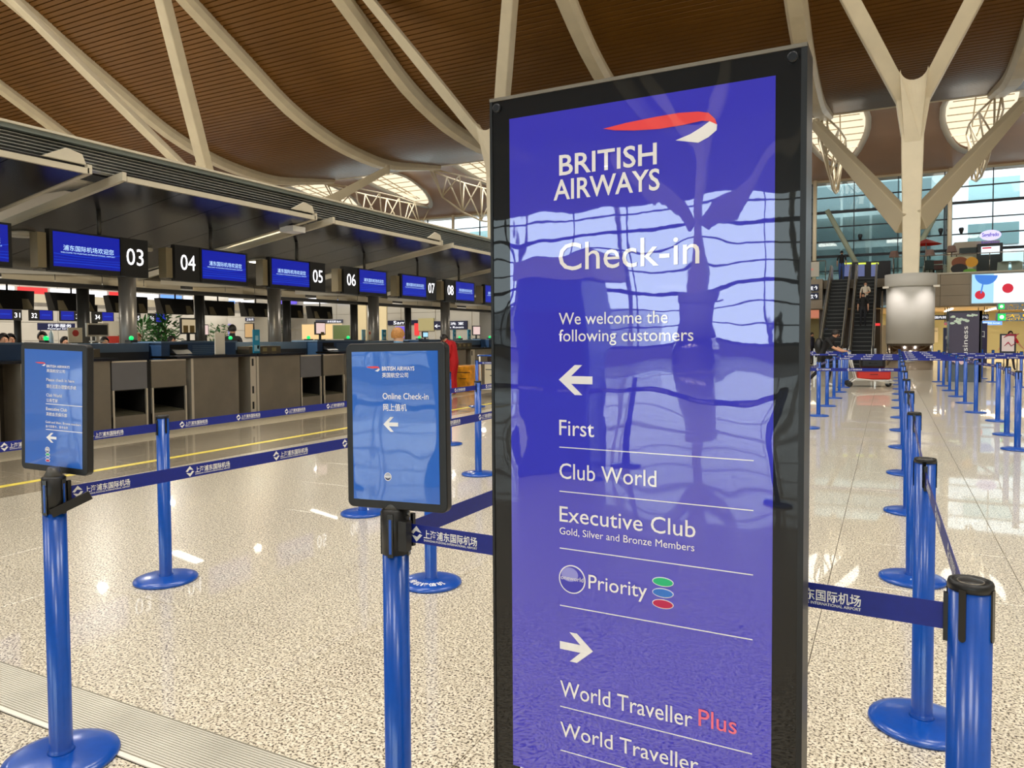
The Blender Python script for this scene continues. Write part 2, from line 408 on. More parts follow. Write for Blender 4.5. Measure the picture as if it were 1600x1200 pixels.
# tube trusses hung from each rib tip to the head of the glass wall
def truss(x, label):
    r = sempty('trim_truss', label)
    n = 5; T = []; B = []
    for i in range(n + 1):
        y = 52.6 + i * 3.4; T.append(Vector((x, y, 15.7 - .04 * abs(i - 3) + .08 * i)))
    for i in range(n):
        y = 54.2 + i * 3.4; B.append(Vector((x, y, 14.3 - 1.8 * math.sin(math.pi * (i + .7) / (n + .4)))))
    for sx in (-1.0, 1.0):
        TT = [p + Vector((sx * .9 * math.sin(math.pi * min(1, (i + .3) / n)), 0, 0)) for i, p in enumerate(T)]
        M().tube(TT, .07, 7).obj('top_chord', CREAM, r)
        for i in range(n):
            M().tube([TT[i], B[i]], .06, 6).obj('web_tube', CREAM, r); M().tube([B[i], TT[i + 1]], .06, 6).obj('web_tube', CREAM, r)
    M().tube(B, .08, 7).obj('bottom_chord', CREAM, r)
for i, x in enumerate(RX[2:8]): truss(x, 'cream tube truss under the roof')

# ------------------------------------------------------------------ tree columns
def tree(X, Y, zc, name, spread_up, arms, casing=True, flip=1, zs_=1, T=8.5):
    r = sempty(name, 'cream branching steel column carrying the roof')
    tk = M(); prof = [(4.0 * zs_, .31 ), (6.9 * zs_, .36), (9.3 * zs_, .42), (zc - .3, .44)]
    vs = []
    for z, w in prof: vs += [(X - w, Y - .3, z), (X + w, Y - .3, z), (X + w, Y + .3, z), (X - w, Y + .3, z)]
    fs = [(0, 3, 2, 1)]
    for i in range(3):
        for k in range(4): k2 = (k + 1) % 4; fs.append((i*4+k, i*4+k2, (i+1)*4+k2, (i+1)*4+k))
    fs.append((12, 13, 14, 15)); tk.add(vs, fs); bev(tk.obj('trunk', CREAM, r), .05, 2)
    # V head: one plate with a rounded crotch
    def yz(t): return Y - flip * .85 * t
    a = .575
    for s in (-1, 1):
        b = M(); vs = []
        for t in (-1.2, .2, 3, T):
            cx = X + s * (.2 + a * max(0, t)) if t > 0 else X + s * .14
            w = .30 if t < 0 else (.33 if t < 1 else .38 - .012 * t)
            yb = yz(max(0, t)); z = zc + t - .05
            vs += [(cx - w, yb - .3, z), (cx + w, yb - .3, z), (cx + w, yb + .3, z), (cx - w, yb + .3, z)]
        fs = [(0, 3, 2, 1)]
        for i in range(3):
            for k in range(4): k2 = (k + 1) % 4; fs.append((i*4+k, i*4+k2, (i+1)*4+k2, (i+1)*4+k))
        fs.append((12, 13, 14, 15)); b.add(vs, fs); bev(b.obj('branch', CREAM, r), .05, 2)
    # crotch fillet
    f = M(); k = 10; P = [(X - .30, zc - 1.6), (X - .53, zc + 1.1)] + [(X + .50 * math.cos(math.pi + math.pi * j / k) , zc + 1.2 + .40 * math.sin(math.pi + math.pi * j / k)) for j in range(k + 1)] + [(X + .53, zc + 1.1), (X + .30, zc - 1.6)]
    yf = lambda z: Y - flip * (.292 + .85 * max(0, z - zc + .05)); nP = len(P)
    f.add([(x, yf(z), z) for x, z in P] + [(x, yf(z) + flip * .55, z) for x, z in P], [tuple(range(nP)), tuple(range(2*nP - 1, nP - 1, -1))] + [(q, q + nP, (q+1) % nP + nP, (q+1) % nP) for q in range(nP)]); f.obj('crotch_plate', CREAM, r)
    for (p, q) in arms:
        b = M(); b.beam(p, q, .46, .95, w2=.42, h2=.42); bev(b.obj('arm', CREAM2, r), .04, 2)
        e = Vector(q); M().lathe([(.16, -.3), (.2, 0), (.16, .3)], 12, e).obj('pin_joint', CREAM2, r)
    if casing:
        M().lathe([(.88, .0), (.9, .02), (.9, 1.12)], 40, (X, Y, 0)).obj('steel_plinth', SSTEEL, r)
        M().lathe([(.93, 1.12), (.93, 4.05), (.86, 4.06)], 40, (X, Y, 0)).obj('round_casing', CASING, r)
        M().lathe([(.97, 3.55), (1.0, 3.6), (1.0, 4.1), (.3, 4.12)], 40, (X, Y, 0)).obj('casing_collar', CASING, r)
        for s in (-1, 1):
            for q in (-1, 1):
                M().box((X + s * .95 - .12, Y - .55 + q * .12 - .1, 3.5), (X + s * .95 + .12, Y - .55 + q * .12 + .1, 3.58)).obj('spot_lamp', OFFW, r)
    return r
tree(.83, 36.4, 11.3, 'pillar_tree', 0, [((.58, 36.4, 6.3), at(1275, 195, Y=43)), ((1.08, 36.4, 6.4), at(1597, 163, Y=43))])
tree(-19.5, 36.4, 11.9, 'pillar_tree', 0, [((-19.0, 36.2, 7.0), (-14.2, 43, 12.8))])
tree(-36.1, 31.3, 10.45, 'pillar_tree', 0, [((-36.6, 31.1, 6.0), (-40, 35, 10.6)), ((-36.0, 31.3, 5.9), at(605, 265, X=-34.2 + 3.4))], T=11.5)
for s in (-1, 1):
    l = bpy.data.lights.new('column_spot', 'SPOT'); l.energy = 130; l.spot_size = 1.3; l.spot_blend = .8; l.color = (1, .93, .9)
    o = bpy.data.objects.new('column_spot', l); o.location = (.83 + s * 1.15, 34.6, 4.0); COL.objects.link(o)
    o.rotation_euler = Vector((-s * .35, 1.0, -1.7)).to_track_quat('-Z', 'Y').to_euler()
# the same trees stand behind the viewer and show in the sign's glass
tree(-10.3, -36, 11.9, 'pillar_tree', 0, [((-10.8, -35.8, 6.9), (-15, -36.5, 11.6)), ((-9.8, -35.8, 6.9), (-5.5, -36.5, 11.6))], flip=-1)
tree(-30.5, -36, 11.9, 'pillar_tree', 0, [((-31, -35.8, 6.9), (-35, -36.5, 11.6)), ((-30, -35.8, 6.9), (-26, -36.5, 11.6))], flip=-1)

# ------------------------------------------------------------------ walls
def glassm(name, tint_rgb=(.92, .97, .96), refl=.08):
    m = bpy.data.materials.new(name); m.use_nodes = True; N = m.node_tree.nodes; L = m.node_tree.links; N.clear()
    o = N.new('ShaderNodeOutputMaterial'); t = N.new('ShaderNodeBsdfTransparent'); t.inputs[0].default_value = (*tint_rgb, 1)
    gl = N.new('ShaderNodeBsdfGlossy'); gl.inputs['Roughness'].default_value = .02; fr = N.new('ShaderNodeFresnel'); fr.inputs[0].default_value = 1.45
    mx = N.new('ShaderNodeMixShader'); L.new(fr.outputs[0], mx.inputs[0]); L.new(t.outputs[0], mx.inputs[1]); L.new(gl.outputs[0], mx.inputs[2]); L.new(mx.outputs[0], o.inputs[0])
    MATS[name] = m; return m
GLASS = glassm('clear_glass'); GLASSG = glassm('railing_glass', (.86, .94, .93))
DARKM = mat('dark_bronze_mullion', (46, 48, 52), .4, .4)
def curtain(name, label, Y, x0, x1, dx, zs, posts, split=300):
    r = sempty(name, label); 
    xs = [x0 + dx * i for i in range(int(round((x1 - x0) / dx)) + 1)]
    pm = {}
    for j in range(len(zs) - 1):
        for i in range(len(xs) - 1):
            k = round(zs[j+1] - zs[j], 3)
            if k not in pm: pm[k] = M().box((0, -.01, 0), (dx - .06, .01, k - .05)).mesh('pane', GLASS)
            put('pane', pm[k], r, (xs[i] + .03, Y, zs[j] + .025))
    for j, z in enumerate(zs):
        h = .22 if j % 3 == 0 else .09
        M().box((x0, Y - .12, z - h / 2), (x1, Y + .12, z + h / 2)).obj('transom', DARKM, r)
    mm = M().box((-.035, -.1, zs[0]), (.035, .1, zs[-1])).mesh('mullion', DARKM)
    for x in xs: put('mullion', mm, r, (x, Y, 0))
    for x in posts:
        M().tube([(x, Y - 1.3, zs[0] - .2), (x, Y - 1.0, zs[-1])], .17, 12).obj('wind_post', CREAM, r)
    return r
zs = [4.7 + i * 1.32 for i in range(8)] + [15.4]
curtain('window_far', 'tall glass curtain wall with dark transoms at the far end', 73, -62, 15.5, 3.48, zs, [-54, -44, -34, -24, -15, -6, 4.46, 13.5])
for x in (-6, 4.46, -24, -34):      # raking struts behind the glass
    st = sempty('trim_strut', 'grey green raking strut by the far glass wall'); M().tube([(x + 1, 72, 12.7), (x + 5, 72, 4.7)], .22, 10).obj('strut', mat('grey_green_strut', (150, 160, 140), .5), st) if x != 4.46 else M().tube([(x - .5, 72, 12.7), (x - 4.3, 72, 4.7)], .22, 10).obj('strut', MATS['grey_green_strut'], st)
zb = [.9 + i * 1.25 for i in range(9)]
curtain('window_back', 'glass wall of the hall behind the viewer', -44, -57.5, 23.5, 4.5, zb, [-50, -36, -26, -18, -7, 2, 12])
struct(M().box((-62, -44.2, 0), (24, -43.8, .85)).obj('wall_back', GREYW), 'low grey wall under the back windows')
struct(M().box((-62, -44.2, 10.2), (24, -43.8, 15)).obj('wall_back_head', CONC), 'band above the back windows')
struct(M().box((-62.3, -46, 0), (-62, 74, 25)).obj('wall_left', GREYW), 'light grey side wall far left')
struct(M().box((24, -46, 0), (24.3, 74, 25)).obj('wall_right', GREYW), 'light grey side wall far right')
struct(M().box((-62, 72.8, 15.3), (24, 73.2, 16.4)).obj('wall_far_head', CREAM2), 'band above the far windows')
# backdrop of buildings outside
def facade(name, label, x0, x1, Y, h, m, rows, gap, gm, pane=1.6, ph=1.2, dep=14, z0=0):
    r = thing(name, label, 'building', (0, Y, 0))
    M().box((x0, 0, 0), (x1, dep, h)).obj('wall', m, r)
    fr = M().box((0, -.12, 0), (pane, .02, ph)).mesh('window', gm)
    z = 1.5
    while z < h - ph:
        x = x0 + gap / 2
        while x + pane < x1 - .1:
            put('window', fr, r, (x, 0, z)); x += pane + gap
        z += rows
    return r
FWH = tint(mat('white_facade', (240, 242, 246), .6), .3, .03); FGL = tint(mat('green_glass_facade', (120, 138, 138), .15, .3), .25, .25); FGW = mat('teal_window', (130, 160, 164), .15, .3)
FGD = mat('dark_teal_window', (72, 92, 94), .12, .4)
facade('office_block', 'white building with teal windows outside at right', 5.6, 40, 86, 26, FWH, 4.4, 2.6, FGW, 4.2, 2.1)
facade('glass_tower', 'green glass tower outside the far windows', -7.5, 5.0, 88, 30, FGL, 3.4, .25, FGD, 2.6, 2.6)
facade('white_block', 'narrow white block outside left of the glass tower', -12.2, -8.0, 84, 30, FWH, 4.2, 1.2, FGW, .9, 1.8)
facade('pale_block', 'pale building with teal windows outside far left', -75, -46, 90, 24, FWH, 4.2, 2.2, FGW, 3.2, 2.2)
facade('teal_block', 'teal glazed building outside beyond the canopy', -44, -14, 92, 20, FGL, 3.6, .6, FGW, 3.0, 2.4)
facade('low_terminal', 'white low building outside behind the back windows', -60, -26, -80, 4.5, FWH, 4, 2, FGW, 3, 2)
struct(M().box((-140, -140, -.5), (140, 160, -.32)).obj('ground', mat('asphalt_ground', (130, 130, 128), .8)), 'ground outside')

# ------------------------------------------------------------------ mezzanine, far end
mez = struct(M().box((.0, 45, 4.15), (24, 73, 4.62)).box((-62, 45, 4.15), (-3.3, 73, 4.62)).box((-3.3, 45.6, 4.15), (0, 73, 4.62)).obj('floor_mezzanine', CONC), 'upper gallery floor slab')
fas = sempty('wall_mezzanine', 'taupe clad front of the upper gallery')
for (a, b) in ((.05, 24), (-62, -3.3)):
    x = a; 
    while x < b - .2:
        w = min(2.35, b - x)
        for z0, z1 in ((3.0, 3.54), (3.54, 4.1), (4.1, 4.66)):
            M().box((x + .008, 44.86, z0 + .006), (x + w - .008, 45, z1 - .006)).obj('panel', CONC, fas)
        x += w
    M().box((a, 45, 3.0), (b, 45.1, 4.66)).obj('backing', GROUT, fas)
M().box((1.2, 44.8, 4.66), (24, 45.05, 4.74)).obj('coping', CREAMP, fas)
struct(M().box((-62, 45, 2.95), (24, 58, 3.0)).obj('ceiling_lower', mat('warm_soffit', (176, 150, 110), .5)), 'soffit under the upper gallery')
struct(M().box((-62, 57, 0), (24, 57.3, 3)).obj('wall_far', YWALL), 'yellowish back wall under the gallery')
for i, x in enumerate((2.2, 4.5, 6.8, 9.1)):
    area('soffit_lamp', (x, 50, 2.9), 1.2, 5, 200, (1, .85, .6))
for i, x in enumerate((3.0, 5.1, 7.0)):
    tag(M().box((x, 46.5, 2.88), (x + .12, 52, 2.94)).obj('soffit_light', LAMPW), NTH[i] + ' strip light in the soffit right of the round column', 'light', 'strip lights in the gallery soffit')
area('soffit_lamp', (-2, 52, 2.9), 5, 5, 300, (1, .85, .6))
for x in (-30, -45): area('soffit_lamp', (x, 51, 2.9), 10, 6, 1200, (1, .88, .7))

# escalators
def escalator(x, label):
    r = thing('escalator', label, 'escalator', (x, 37, 0), 0, 'escalators up to the gallery')
    n = 23; st = mat('escalator_step', (26, 26, 26), .5, .4) if 'escalator_step' not in MATS else MATS['escalator_step']
    sm = M().box((-.42, 0, -.2), (.42, .4, 0)).mesh('step', st)
    se = M().box((-.42, -.005, -.03), (.42, .03, .004)).mesh('step_nose', mat('step_nose_grey', (86, 86, 84), .5)) if 'step_nose_grey' not in MATS else bpy.data.meshes['step_nose']
    for i in range(n):
        s = put('step', sm, r, (0, i * .36, .2 + i * .2)); put('step_nose', se, s)
    for s in (-1, 1):
        P = [(0, -.2), (.6, -.1), (8.6, 4.45), (9.6, 4.5), (9.6, 5.4), (8.6, 5.38), (.6, .95), (-.5, .85), (-.5, 0)]
        b = M(); mt = Matrix.Translation((s * .5, 0, .05)) @ Matrix.Rotation(math.pi / 2, 4, 'Z')
        b.prism(P, .05 * s, mt); b.obj('balustrade', mat('pale_balustrade', (206, 200, 184), .3, .3) if 'pale_balustrade' not in MATS else MATS['pale_balustrade'], r)
        M().tube([(s * .52, -.55, .5), (s * .52, -.5, .95), (s * .52, .6, 1.03), (s * .52, 8.6, 5.45), (s * .52, 9.6, 5.48)], .04, 8).obj('handrail', BLACKP, r)
        M().box((s * .56 - .09, -.3, 0), (s * .56 + .09, .2, .9)).obj('newel', SSTEEL, r)
    return r
escalator(-2.42, 'left black escalator with pale balustrades climbing to the gallery')
escalator(-1.12, 'right black escalator with pale balustrades, two people on it')
esc_side = struct(M().add([(-.35, 38.2, 0), (-.35, 45, 0), (-.35, 45, 3.9), (-.28, 38.2, 0), (-.28, 45, 0), (-.28, 45, 3.9)], [(0, 1, 2), (5, 4, 3), (0, 2, 5, 3)]).obj('wall_escalator', CONC), 'stone side wall under the escalators')
struct(M().box((-3.5, 45.2, 0), (-3.3, 57, 3)).box((-3.0, 46.2, 0), (-.4, 46.3, 4.2)).obj('wall_core', mat('dark_stone', (70, 62, 54), .5)), 'dark wall behind the escalators')

def simple_sign(name, label, cat, p0, p1, Y, m, lines, tm, fr=None, th=.1, group=None, hang=None):
    """flat board at depth Y; lines = [(text, u0, u1, v_base, v_cap)] in board fractions"""
    x0, z0, x1, z1 = p0[0], p0[1], p1[0], p1[1]
    r = thing(name, label, cat, (x0, Y, z0), 0, group); w = x1 - x0; h = z1 - z0
    M().box((0, 0, 0), (w, th, h)).obj('board', m, r)
    for t in lines:
        text(t[0], t[5] if len(t) > 5 else tm, r, t[1] * w, t[2] * w, t[3] * h, t[4] * h, -.006)
    if hang:
        for q in (.15, .85): M().tube([(q * w, th / 2, h if hang > z0 else 0), (q * w, th / 2, hang - z0)], .02, 6).obj('hanger', DARKM, r)
    if fr: M().box((-.06, .01, -.06), (w + .06, th + .02, 0)).box((-.06, .01, h), (w + .06, th + .02, h + .06)).box((-.06, .01, 0), (0, th + .02, h)).box((w, .01, 0), (w + .06, th + .02, h)).obj('frame', fr, r)
    return r
def pz(x, y, Y): p = at(x, y, Y=Y); return (p.x, p.z)
# lit advert on the gallery front: molecule balls
a0 = pz(1518, 474, 44.7); a1 = (9.2, pz(1518, 429, 44.7)[1])
ad = simple_sign('advert_screen', 'large lit white and blue advert on the gallery front', 'billboard', a0, a1, 44.7, ADW, [], WHITE, mat('grey_frame', (150, 146, 138), .4))
w = a1[0] - a0[0]; h = a1[1] - a0[1]
def disc(cx, cz, rx, rz, y, m, par, name='printed_disc', n=24, a0_=0, a1_=2 * math.pi):
    P = [(cx + rx * math.cos(a0_ + (a1_ - a0_) * k / n), cz + rz * math.sin(a0_ + (a1_ - a0_) * k / n)) for k in range(n)]
    return M().prism(P, .003, Matrix.Translation((0, y, 0))).obj(name, m, par)
M().box((.0, -.004, 0), (.95, 0, h)).obj('print_cyan', ADC, ad)
disc(.62, h - .02, .5, .52, -.01, ADB, ad, a0_=math.pi, a1_=2 * math.pi)
M().beam((.48, -.012, h - .5), (.40, -.012, .5), .04, .06).obj('printed_stem', ADB, ad)
disc(.36, .42, .22, .22, -.016, ADR, ad); disc(1.55, .72, .24, .24, -.016, ADR, ad)
# LED customs sign
def led(y0, y1, x0, label, t1, t2, c):
    p = pz(x0, y1, 34); q = pz(x0, y0, 34)
    r = simple_sign('customs_sign', label, 'sign', p, (p[0] + 3.0, q[1]), 34, BLACKG, [], c)
    hh = q[1] - p[1]
    M().box((.06, -.01, .1 * hh), (.06 + .8 * hh, 0, .9 * hh)).obj('green_panel', SIGNG, r)
    disc(.06 + .4 * hh, .5 * hh, .22 * hh, .22 * hh, -.02, WHITEL, r, 'pictogram')
    text(t1, c, r, .95 * hh, 2.85, .45 * hh, .42 * hh, -.006); text(t2, c, r, .95 * hh, 2.85, .12 * hh, .22 * hh, -.006)
    M().tube([(2.9, .05, 0), (2.9, .05, -p[1])], .04).obj('leg', DARKM, r)
    return r
led(489, 502, 1556, 'hanging black sign with green pictogram and yellow letters, lower of two', '无申报通道', 'NOTHING TO DECLARE', SIGNY)
led(474, 484, 1557, 'hanging sign with green pictogram and amber letters, upper of two', '无申报通道', 'NOTHING TO DECLARE', SIGNYD)
simple_sign('direction_sign', 'small lit blue sign with white letters left of the yellow sign', 'sign', pz(1533, 508, 46), pz(1566, 501, 46), 46, BLUEL, [('国际到达 Arrivals', .1, .9, .3, .4)], WHITEL, hang=2.95)
simple_sign('direction_sign', 'dark blue sign band with white letters right of the round column', 'sign', pz(1450, 500, 46), pz(1486, 492, 46), 46, mat('navy_sign', (18, 24, 66), .4), [('国内到达', .3, .95, .3, .5)], WHITEL, hang=2.95)
simple_sign('direction_sign', 'dark sign band with small white letters behind the purple banner', 'sign', pz(1526, 500, 47), pz(1545, 491, 47), 47, MATS['navy_sign'], [('商务中心', .15, .95, .3, .5)], WHITEL, hang=2.95)
simple_sign('red_sign', 'small lit red sign beside the round column', 'sign', pz(1475, 508, 46.2), pz(1485, 503, 46.2), 46.2, BLACKG, [('出租', .05, .95, .1, .8)], REDL, hang=2.95)
simple_sign('info_board', 'dark blue standing board left of the purple banner', 'sign', pz(1473, 575, 38), pz(1486, 512, 38), 38, MATS['navy_sign'], [('商务', .3, .8, .72, .08)], WHITE)
simple_sign('info_board', 'tall dark purple board with white bracket right of the banner', 'sign', pz(1528, 572, 40), pz(1543, 505, 40), 40, mat('dark_purple', (40, 28, 70), .4), [('口', .1, .7, .68, .16)], WHITE)
# upstairs direction boards beside the sign frame
for i, (ya, yb, t) in enumerate(((444, 455, '出发 ↑'), (457, 468, '餐饮 ↑'))):
    simple_sign('direction_sign', ('upper' if i == 0 else 'lower') + ' dark sign with white arrow left of the escalators', 'sign', pz(1254, yb, 44.76), pz(1279, ya, 44.76), 44.76, MATS['navy_sign'], [(t[:2], .2, .68, .15, .6), ('↑', .74, .94, .12, .75)], WHITEL)
p = pz(1258, 433, 44.8); q = pz(1280, 409, 44.8)
simple_sign('notice_panel', 'white board with red print on the gallery left of the escalators', 'sign', p, q, 44.76, OFFW, [('重要提示', .1, .6, .45, .12, MATS['lit_red'])], WHITE)
# ad lightbox shop at left under gallery
simple_sign('shop_display', 'lit red and green shop shelf under the gallery left of the escalators', 'shop', pz(1258, 497, 45.5), pz(1282, 484, 45.5), 45.5, emi('lit_shelf', (200, 120, 90), .9), [], WHITE, mat('amber_frame', (190, 130, 60), .4))
simple_sign('lit_pillar', 'white and magenta lit strip under the gallery by the big sign', 'light', pz(1260, 535, 43), pz(1264, 505, 43), 43, emi('lit_magenta', (240, 190, 230), 1.5), [], WHITE)
simple_sign('direction_sign', 'standing dark blue sign with white arrow behind the man with the trolley', 'sign', pz(1281, 530, 40), pz(1293, 513, 40), 40, MATS['navy_sign'], [('↑', .6, .85, .4, .4)], WHITE)
M().tube([at(1287, 570, Y=40.05), at(1287, 530, Y=40.05)], .03).obj('sign_leg', DARKM).parent = None
bpy.data.objects['sign_leg'].parent = [o for o in bpy.data.objects if o.get('label') == 'standing dark blue sign with white arrow behind the man with the trolley'][0]
o = bpy.data.objects['sign_leg']; o.matrix_parent_inverse = Matrix.Translation(-o.parent.location)
# tall purple banner
p = at(1505, 597, Z=0); bx, by = p.x, p.y
b = thing('banner_totem', 'tall dark purple banner totem with white vertical lettering beside the belts', 'banner', (bx, by, 0), .0)
M().box((-.44, 0, 0), (.44, .34, 1.9)).obj('base', BLACKG, b)
M().box((-.40, -.02, .55), (.40, 0, 2.16)).obj('print', mat('purple_print', (62, 52, 72), .4), b)
M().box((.40, 0, 0), (.48, .36, 2.22)).box((-.46, 0, 1.9), (.48, .36, 2.22)).obj('frame', BLACKP, b)
me = text_mesh('Business', WHITE); o = put('lettering', me, b); o.scale = (1.12 / me['w'], 1, .2); o.rotation_euler = (0, -math.pi / 2, 0); o.location = (.10, -.03, .62)
fl = M(); random.seed(3)
for k in range(16):
    cx = random.uniform(-.34, .34); cz = random.uniform(1.82, 2.1); rr = random.uniform(.04, .09)
    fl.prism([(cx + rr * math.cos(a) * random.uniform(.6, 1.2), cz + rr * .6 * math.sin(a) * random.uniform(.6, 1.2)) for a in [2 * math.pi * i / 9 for i in range(9)]], .004, Matrix.Translation((0, -.03 - k * .0004, 0)))
fl.obj('flower_print', mat('pale_green_print', (196, 214, 196), .5), b)
fl = M()
for k in range(10):
    cx = random.uniform(-.34, .34); cz = random.uniform(.6, .75); rr = random.uniform(.04, .08)
    fl.prism([(cx + rr * math.cos(a), cz + rr * 1.2 * math.sin(a)) for a in [2 * math.pi * i / 7 for i in range(7)]], .004, Matrix.Translation((0, -.03 - k * .0004, 0)))
fl.obj('flower_print', mat('pink_print', (232, 200, 204), .5), b)
# easel poster
p = pz(1565, 549, 33); q = pz(1585, 524, 33)
r = simple_sign('easel_poster', 'white poster with red brush print on an easel at right', 'poster', p, q, 33, mat('poster_white', (240, 224, 224), .4), [], WHITE, DARKM, .04)
M().tube([(.06, -.006, .52), (.2, -.006, .62), (.42, -.006, .60), (.54, -.006, .66)], [.01, .035, .03, .01], 6).tube([(.08, -.006, .2), (.2, -.006, .34), (.3, -.006, .2), (.42, -.006, .3)], [.01, .03, .02, .015], 6).tube([(.44, -.006, .6), (.40, -.006, .4), (.48, -.006, .3)], [.03, .02, .01], 6).obj('print', mat('crimson_print', (176, 40, 70), .5), r)
for s in (.08, .5): M().tube([(s, .03, 0), (s, .1, -p[1])], .015).obj('leg', DARKM, r)
# doors and lift at the back
simple_sign('lift_door', 'cream lift door with dark window right of the escalators', 'door', (pz(1375, 545, 45.2)[0], 0), pz(1388, 508, 45.2), 45.2, mat('cream_door', (214, 202, 170), .5), [], WHITE)
simple_sign('small_sign', 'small lit red sign above the cream lift door', 'sign', pz(1367, 509, 45), pz(1375, 505, 45), 45, REDL, [], WHITE)
simple_sign('wall_poster', 'pale poster with dark heading on the yellowish wall by the column', 'poster', pz(1452, 535, 56.8), pz(1466, 512, 56.8), 56.8, mat('poster_cream', (216, 206, 176), .5), [('办理须知', .1, .9, .72, .1)], DARKM)

# ---- gallery level things
def on_gal(x, y, Y=46.5): return at(x, y, Y=Y)
def railing(x0, x1, Y, label):
    r = thing('glass_railing', label, 'railing', (x0, Y, 4.66))
    n = max(1, int((x1 - x0) / 1.4)); w = (x1 - x0) / n
    for i in range(n): M().box((i * w + .02, -.01, .08), ((i + 1) * w - .02, .01, 1.0)).obj('glass_panel', GLASSG, r)
    for i in range(n + 1): M().tube([(i * w, 0, 0), (i * w, 0, 1.05)], .02).obj('post', SSTEEL, r)
    M().tube([(0, 0, 1.06), (x1 - x0, 0, 1.06)], .025).obj('rail', SSTEEL, r)
railing(.2, 12, 45.4, 'glass railing along the gallery right of the column')
railing(-12, -3.2, 45.4, 'glass railing along the gallery left of the escalators')
k = thing('coffee_kiosk', 'cream coffee kiosk with dark screen on the gallery', 'kiosk', (at(1491, 425, Y=50).x, 50, 4.62))
x = k.location.x; z = k.location.z
def KX(px, py): p = at(px, py, Y=50); return (p.x - x, p.z - z)
a = KX(1491, 425); b_ = KX(1543, 378)
M().box((a[0], .1, 0), (b_[0] + .6, 3, KX(1500, 378)[1])).obj('body', mat('kiosk_cream', (206, 194, 172), .5), k)
c = KX(1499, 397); d = KX(1530, 386); M().box((c[0], 0, c[1]), (d[0], .1, d[1])).obj('menu_screen', mat('menu_dark', (30, 40, 26), .3), k)
c = KX(1526, 425); d = KX(1566, 380); M().box((c[0], -.3, 0), (d[0], .1, d[1])).obj('dark_panel', mat('kiosk_dark', (44, 40, 46), .4), k)
c = KX(1532, 399); d = KX(1561, 385); sc_ = M().box((c[0], -.34, c[1]), (d[0], -.3, d[1])).obj('menu_screen', ADW, k); M().box((c[0] + .05, -.36, (c[1] + d[1]) / 2 + .1), (d[0] - .4, -.34, d[1] - .05)).obj('menu_print', ADR, k)
t = thing('oval_sign', 'oval lit purple coffee sign above the kiosk', 'sign', (at(1547, 368, Y=50).x, 49.8, at(1547, 368, Y=50).z))
disc(0, 0, .52, .3, 0, emi('lit_lilac', (214, 206, 255), 1.3), t, 'board'); text('Segafredo', emi('lit_violet', (70, 30, 170), 1), t, -.4, .4, -.07, .2, -.01, bold=.02); text('Espresso', MATS['lit_violet'], t, -.42, .42, -.45, .14, -.01)
t.location.z += 0
# burger poster
p = (pz(1484, 425, 45.2)[0], 4.64); q = pz(1520, 400, 45.2)
r = simple_sign('food_poster', 'food poster with dark burger and orange slice on the gallery rail', 'poster', p, q, 45.2, mat('poster_beige', (206, 196, 160), .5), [], WHITE)
disc(.45, .62, .38, .3, -.01, mat('bun_brown', (140, 76, 40), .5), r, 'print'); disc(.42, .3, .38, .26, -.014, mat('dark_patty', (30, 24, 20), .5), r, 'print')
disc(.98, .62, .28, .26, -.014, mat('orange_slice', (236, 170, 40), .5), r, 'print'); disc(.9, .16, .3, .12, -.018, mat('lettuce_green', (110, 180, 50), .5), r, 'print')
# parasol
u = at(1447, 392, Y=49)
t = thing('parasol', 'red parasol on the gallery beside the column', 'parasol', (u.x, 49, 4.62)); zt = at(1470, 376, Y=49).z - 4.62
M().tube([(0, 0, 0), (0, 0, zt)], .03).obj('pole', OFFW, t)
n = 10; R = at(1473, 380, Y=49).x - u.x
M().add([(0, 0, zt + .15)] + [(R * math.cos(2*math.pi*i/n), R * math.sin(2*math.pi*i/n), zt - .18) for i in range(n)], [(0, 1 + i, 1 + (i+1) % n) for i in range(n)] + [(0, 1 + (i+1) % n, 1 + i) for i in range(n)]).obj('canopy', mat('red_fabric', (214, 50, 40), .6), t)
def lamp(px, py, label):
    u = at(px, py, Y=46.5); t = thing('table_lamp', label, 'lamp', (u.x, 46.5, 4.62)); hz = max(.3, u.z - 4.62)
    M().tube([(0, 0, 0), (0, 0, hz)], .02).obj('stem', DARKM, t); M().lathe([(.26, hz), (.17, hz + .34)], 14, cap=False).obj('lamp_shade', mat('mauve_shade', (150, 120, 110), .6) if 'mauve_shade' not in MATS else MATS['mauve_shade'], t)
lamp(1397, 402, 'brown shaded lamp on the gallery left of the column'); lamp(1453, 400, 'brown shaded lamp on the gallery right of the column'); lamp(1487, 394, 'brown shaded lamp above the food poster')
def table(px, Y, label, group=None):
    u = at(px, 420, Y=Y); t = thing('cafe_table', label, 'table', (u.x, Y, 4.62), 0, group)
    M().box((-.4, -.3, .7), (.4, .3, .74)).obj('table_top', OFFW, t)
    for s in (-1, 1): M().beam((s * .35, 0, 0), (s * .3, 0, .7), .05, .5).obj('leg', OFFW, t)
table(1578, 47, 'pale cafe table by the right edge of the gallery'); table(1460, 47, 'pale cafe table right behind the column on the gallery')
def chair(px, Y, m, label):
    u = at(px, 420, Y=Y); t = thing('cafe_chair', label, 'chair', (u.x, Y, 4.62))
    M().box((-.22, -.22, .42), (.22, .22, .47)).obj('seat', m, t); M().box((-.22, .18, .47), (.22, .22, .95)).obj('backrest', m, t)
    for sx in (-1, 1):
        for sy in (-1, 1): M().tube([(sx * .19, sy * .19, 0), (sx * .19, sy * .19, .43)], .015, 6).obj('leg', DARKM, t)
chair(1452, 46.3, BLACKP, 'black cafe chair just right of the column on the gallery'); chair(1466, 46.6, mat('maroon_seat', (110, 40, 30), .5), 'maroon cafe chair on the gallery beside the food poster')
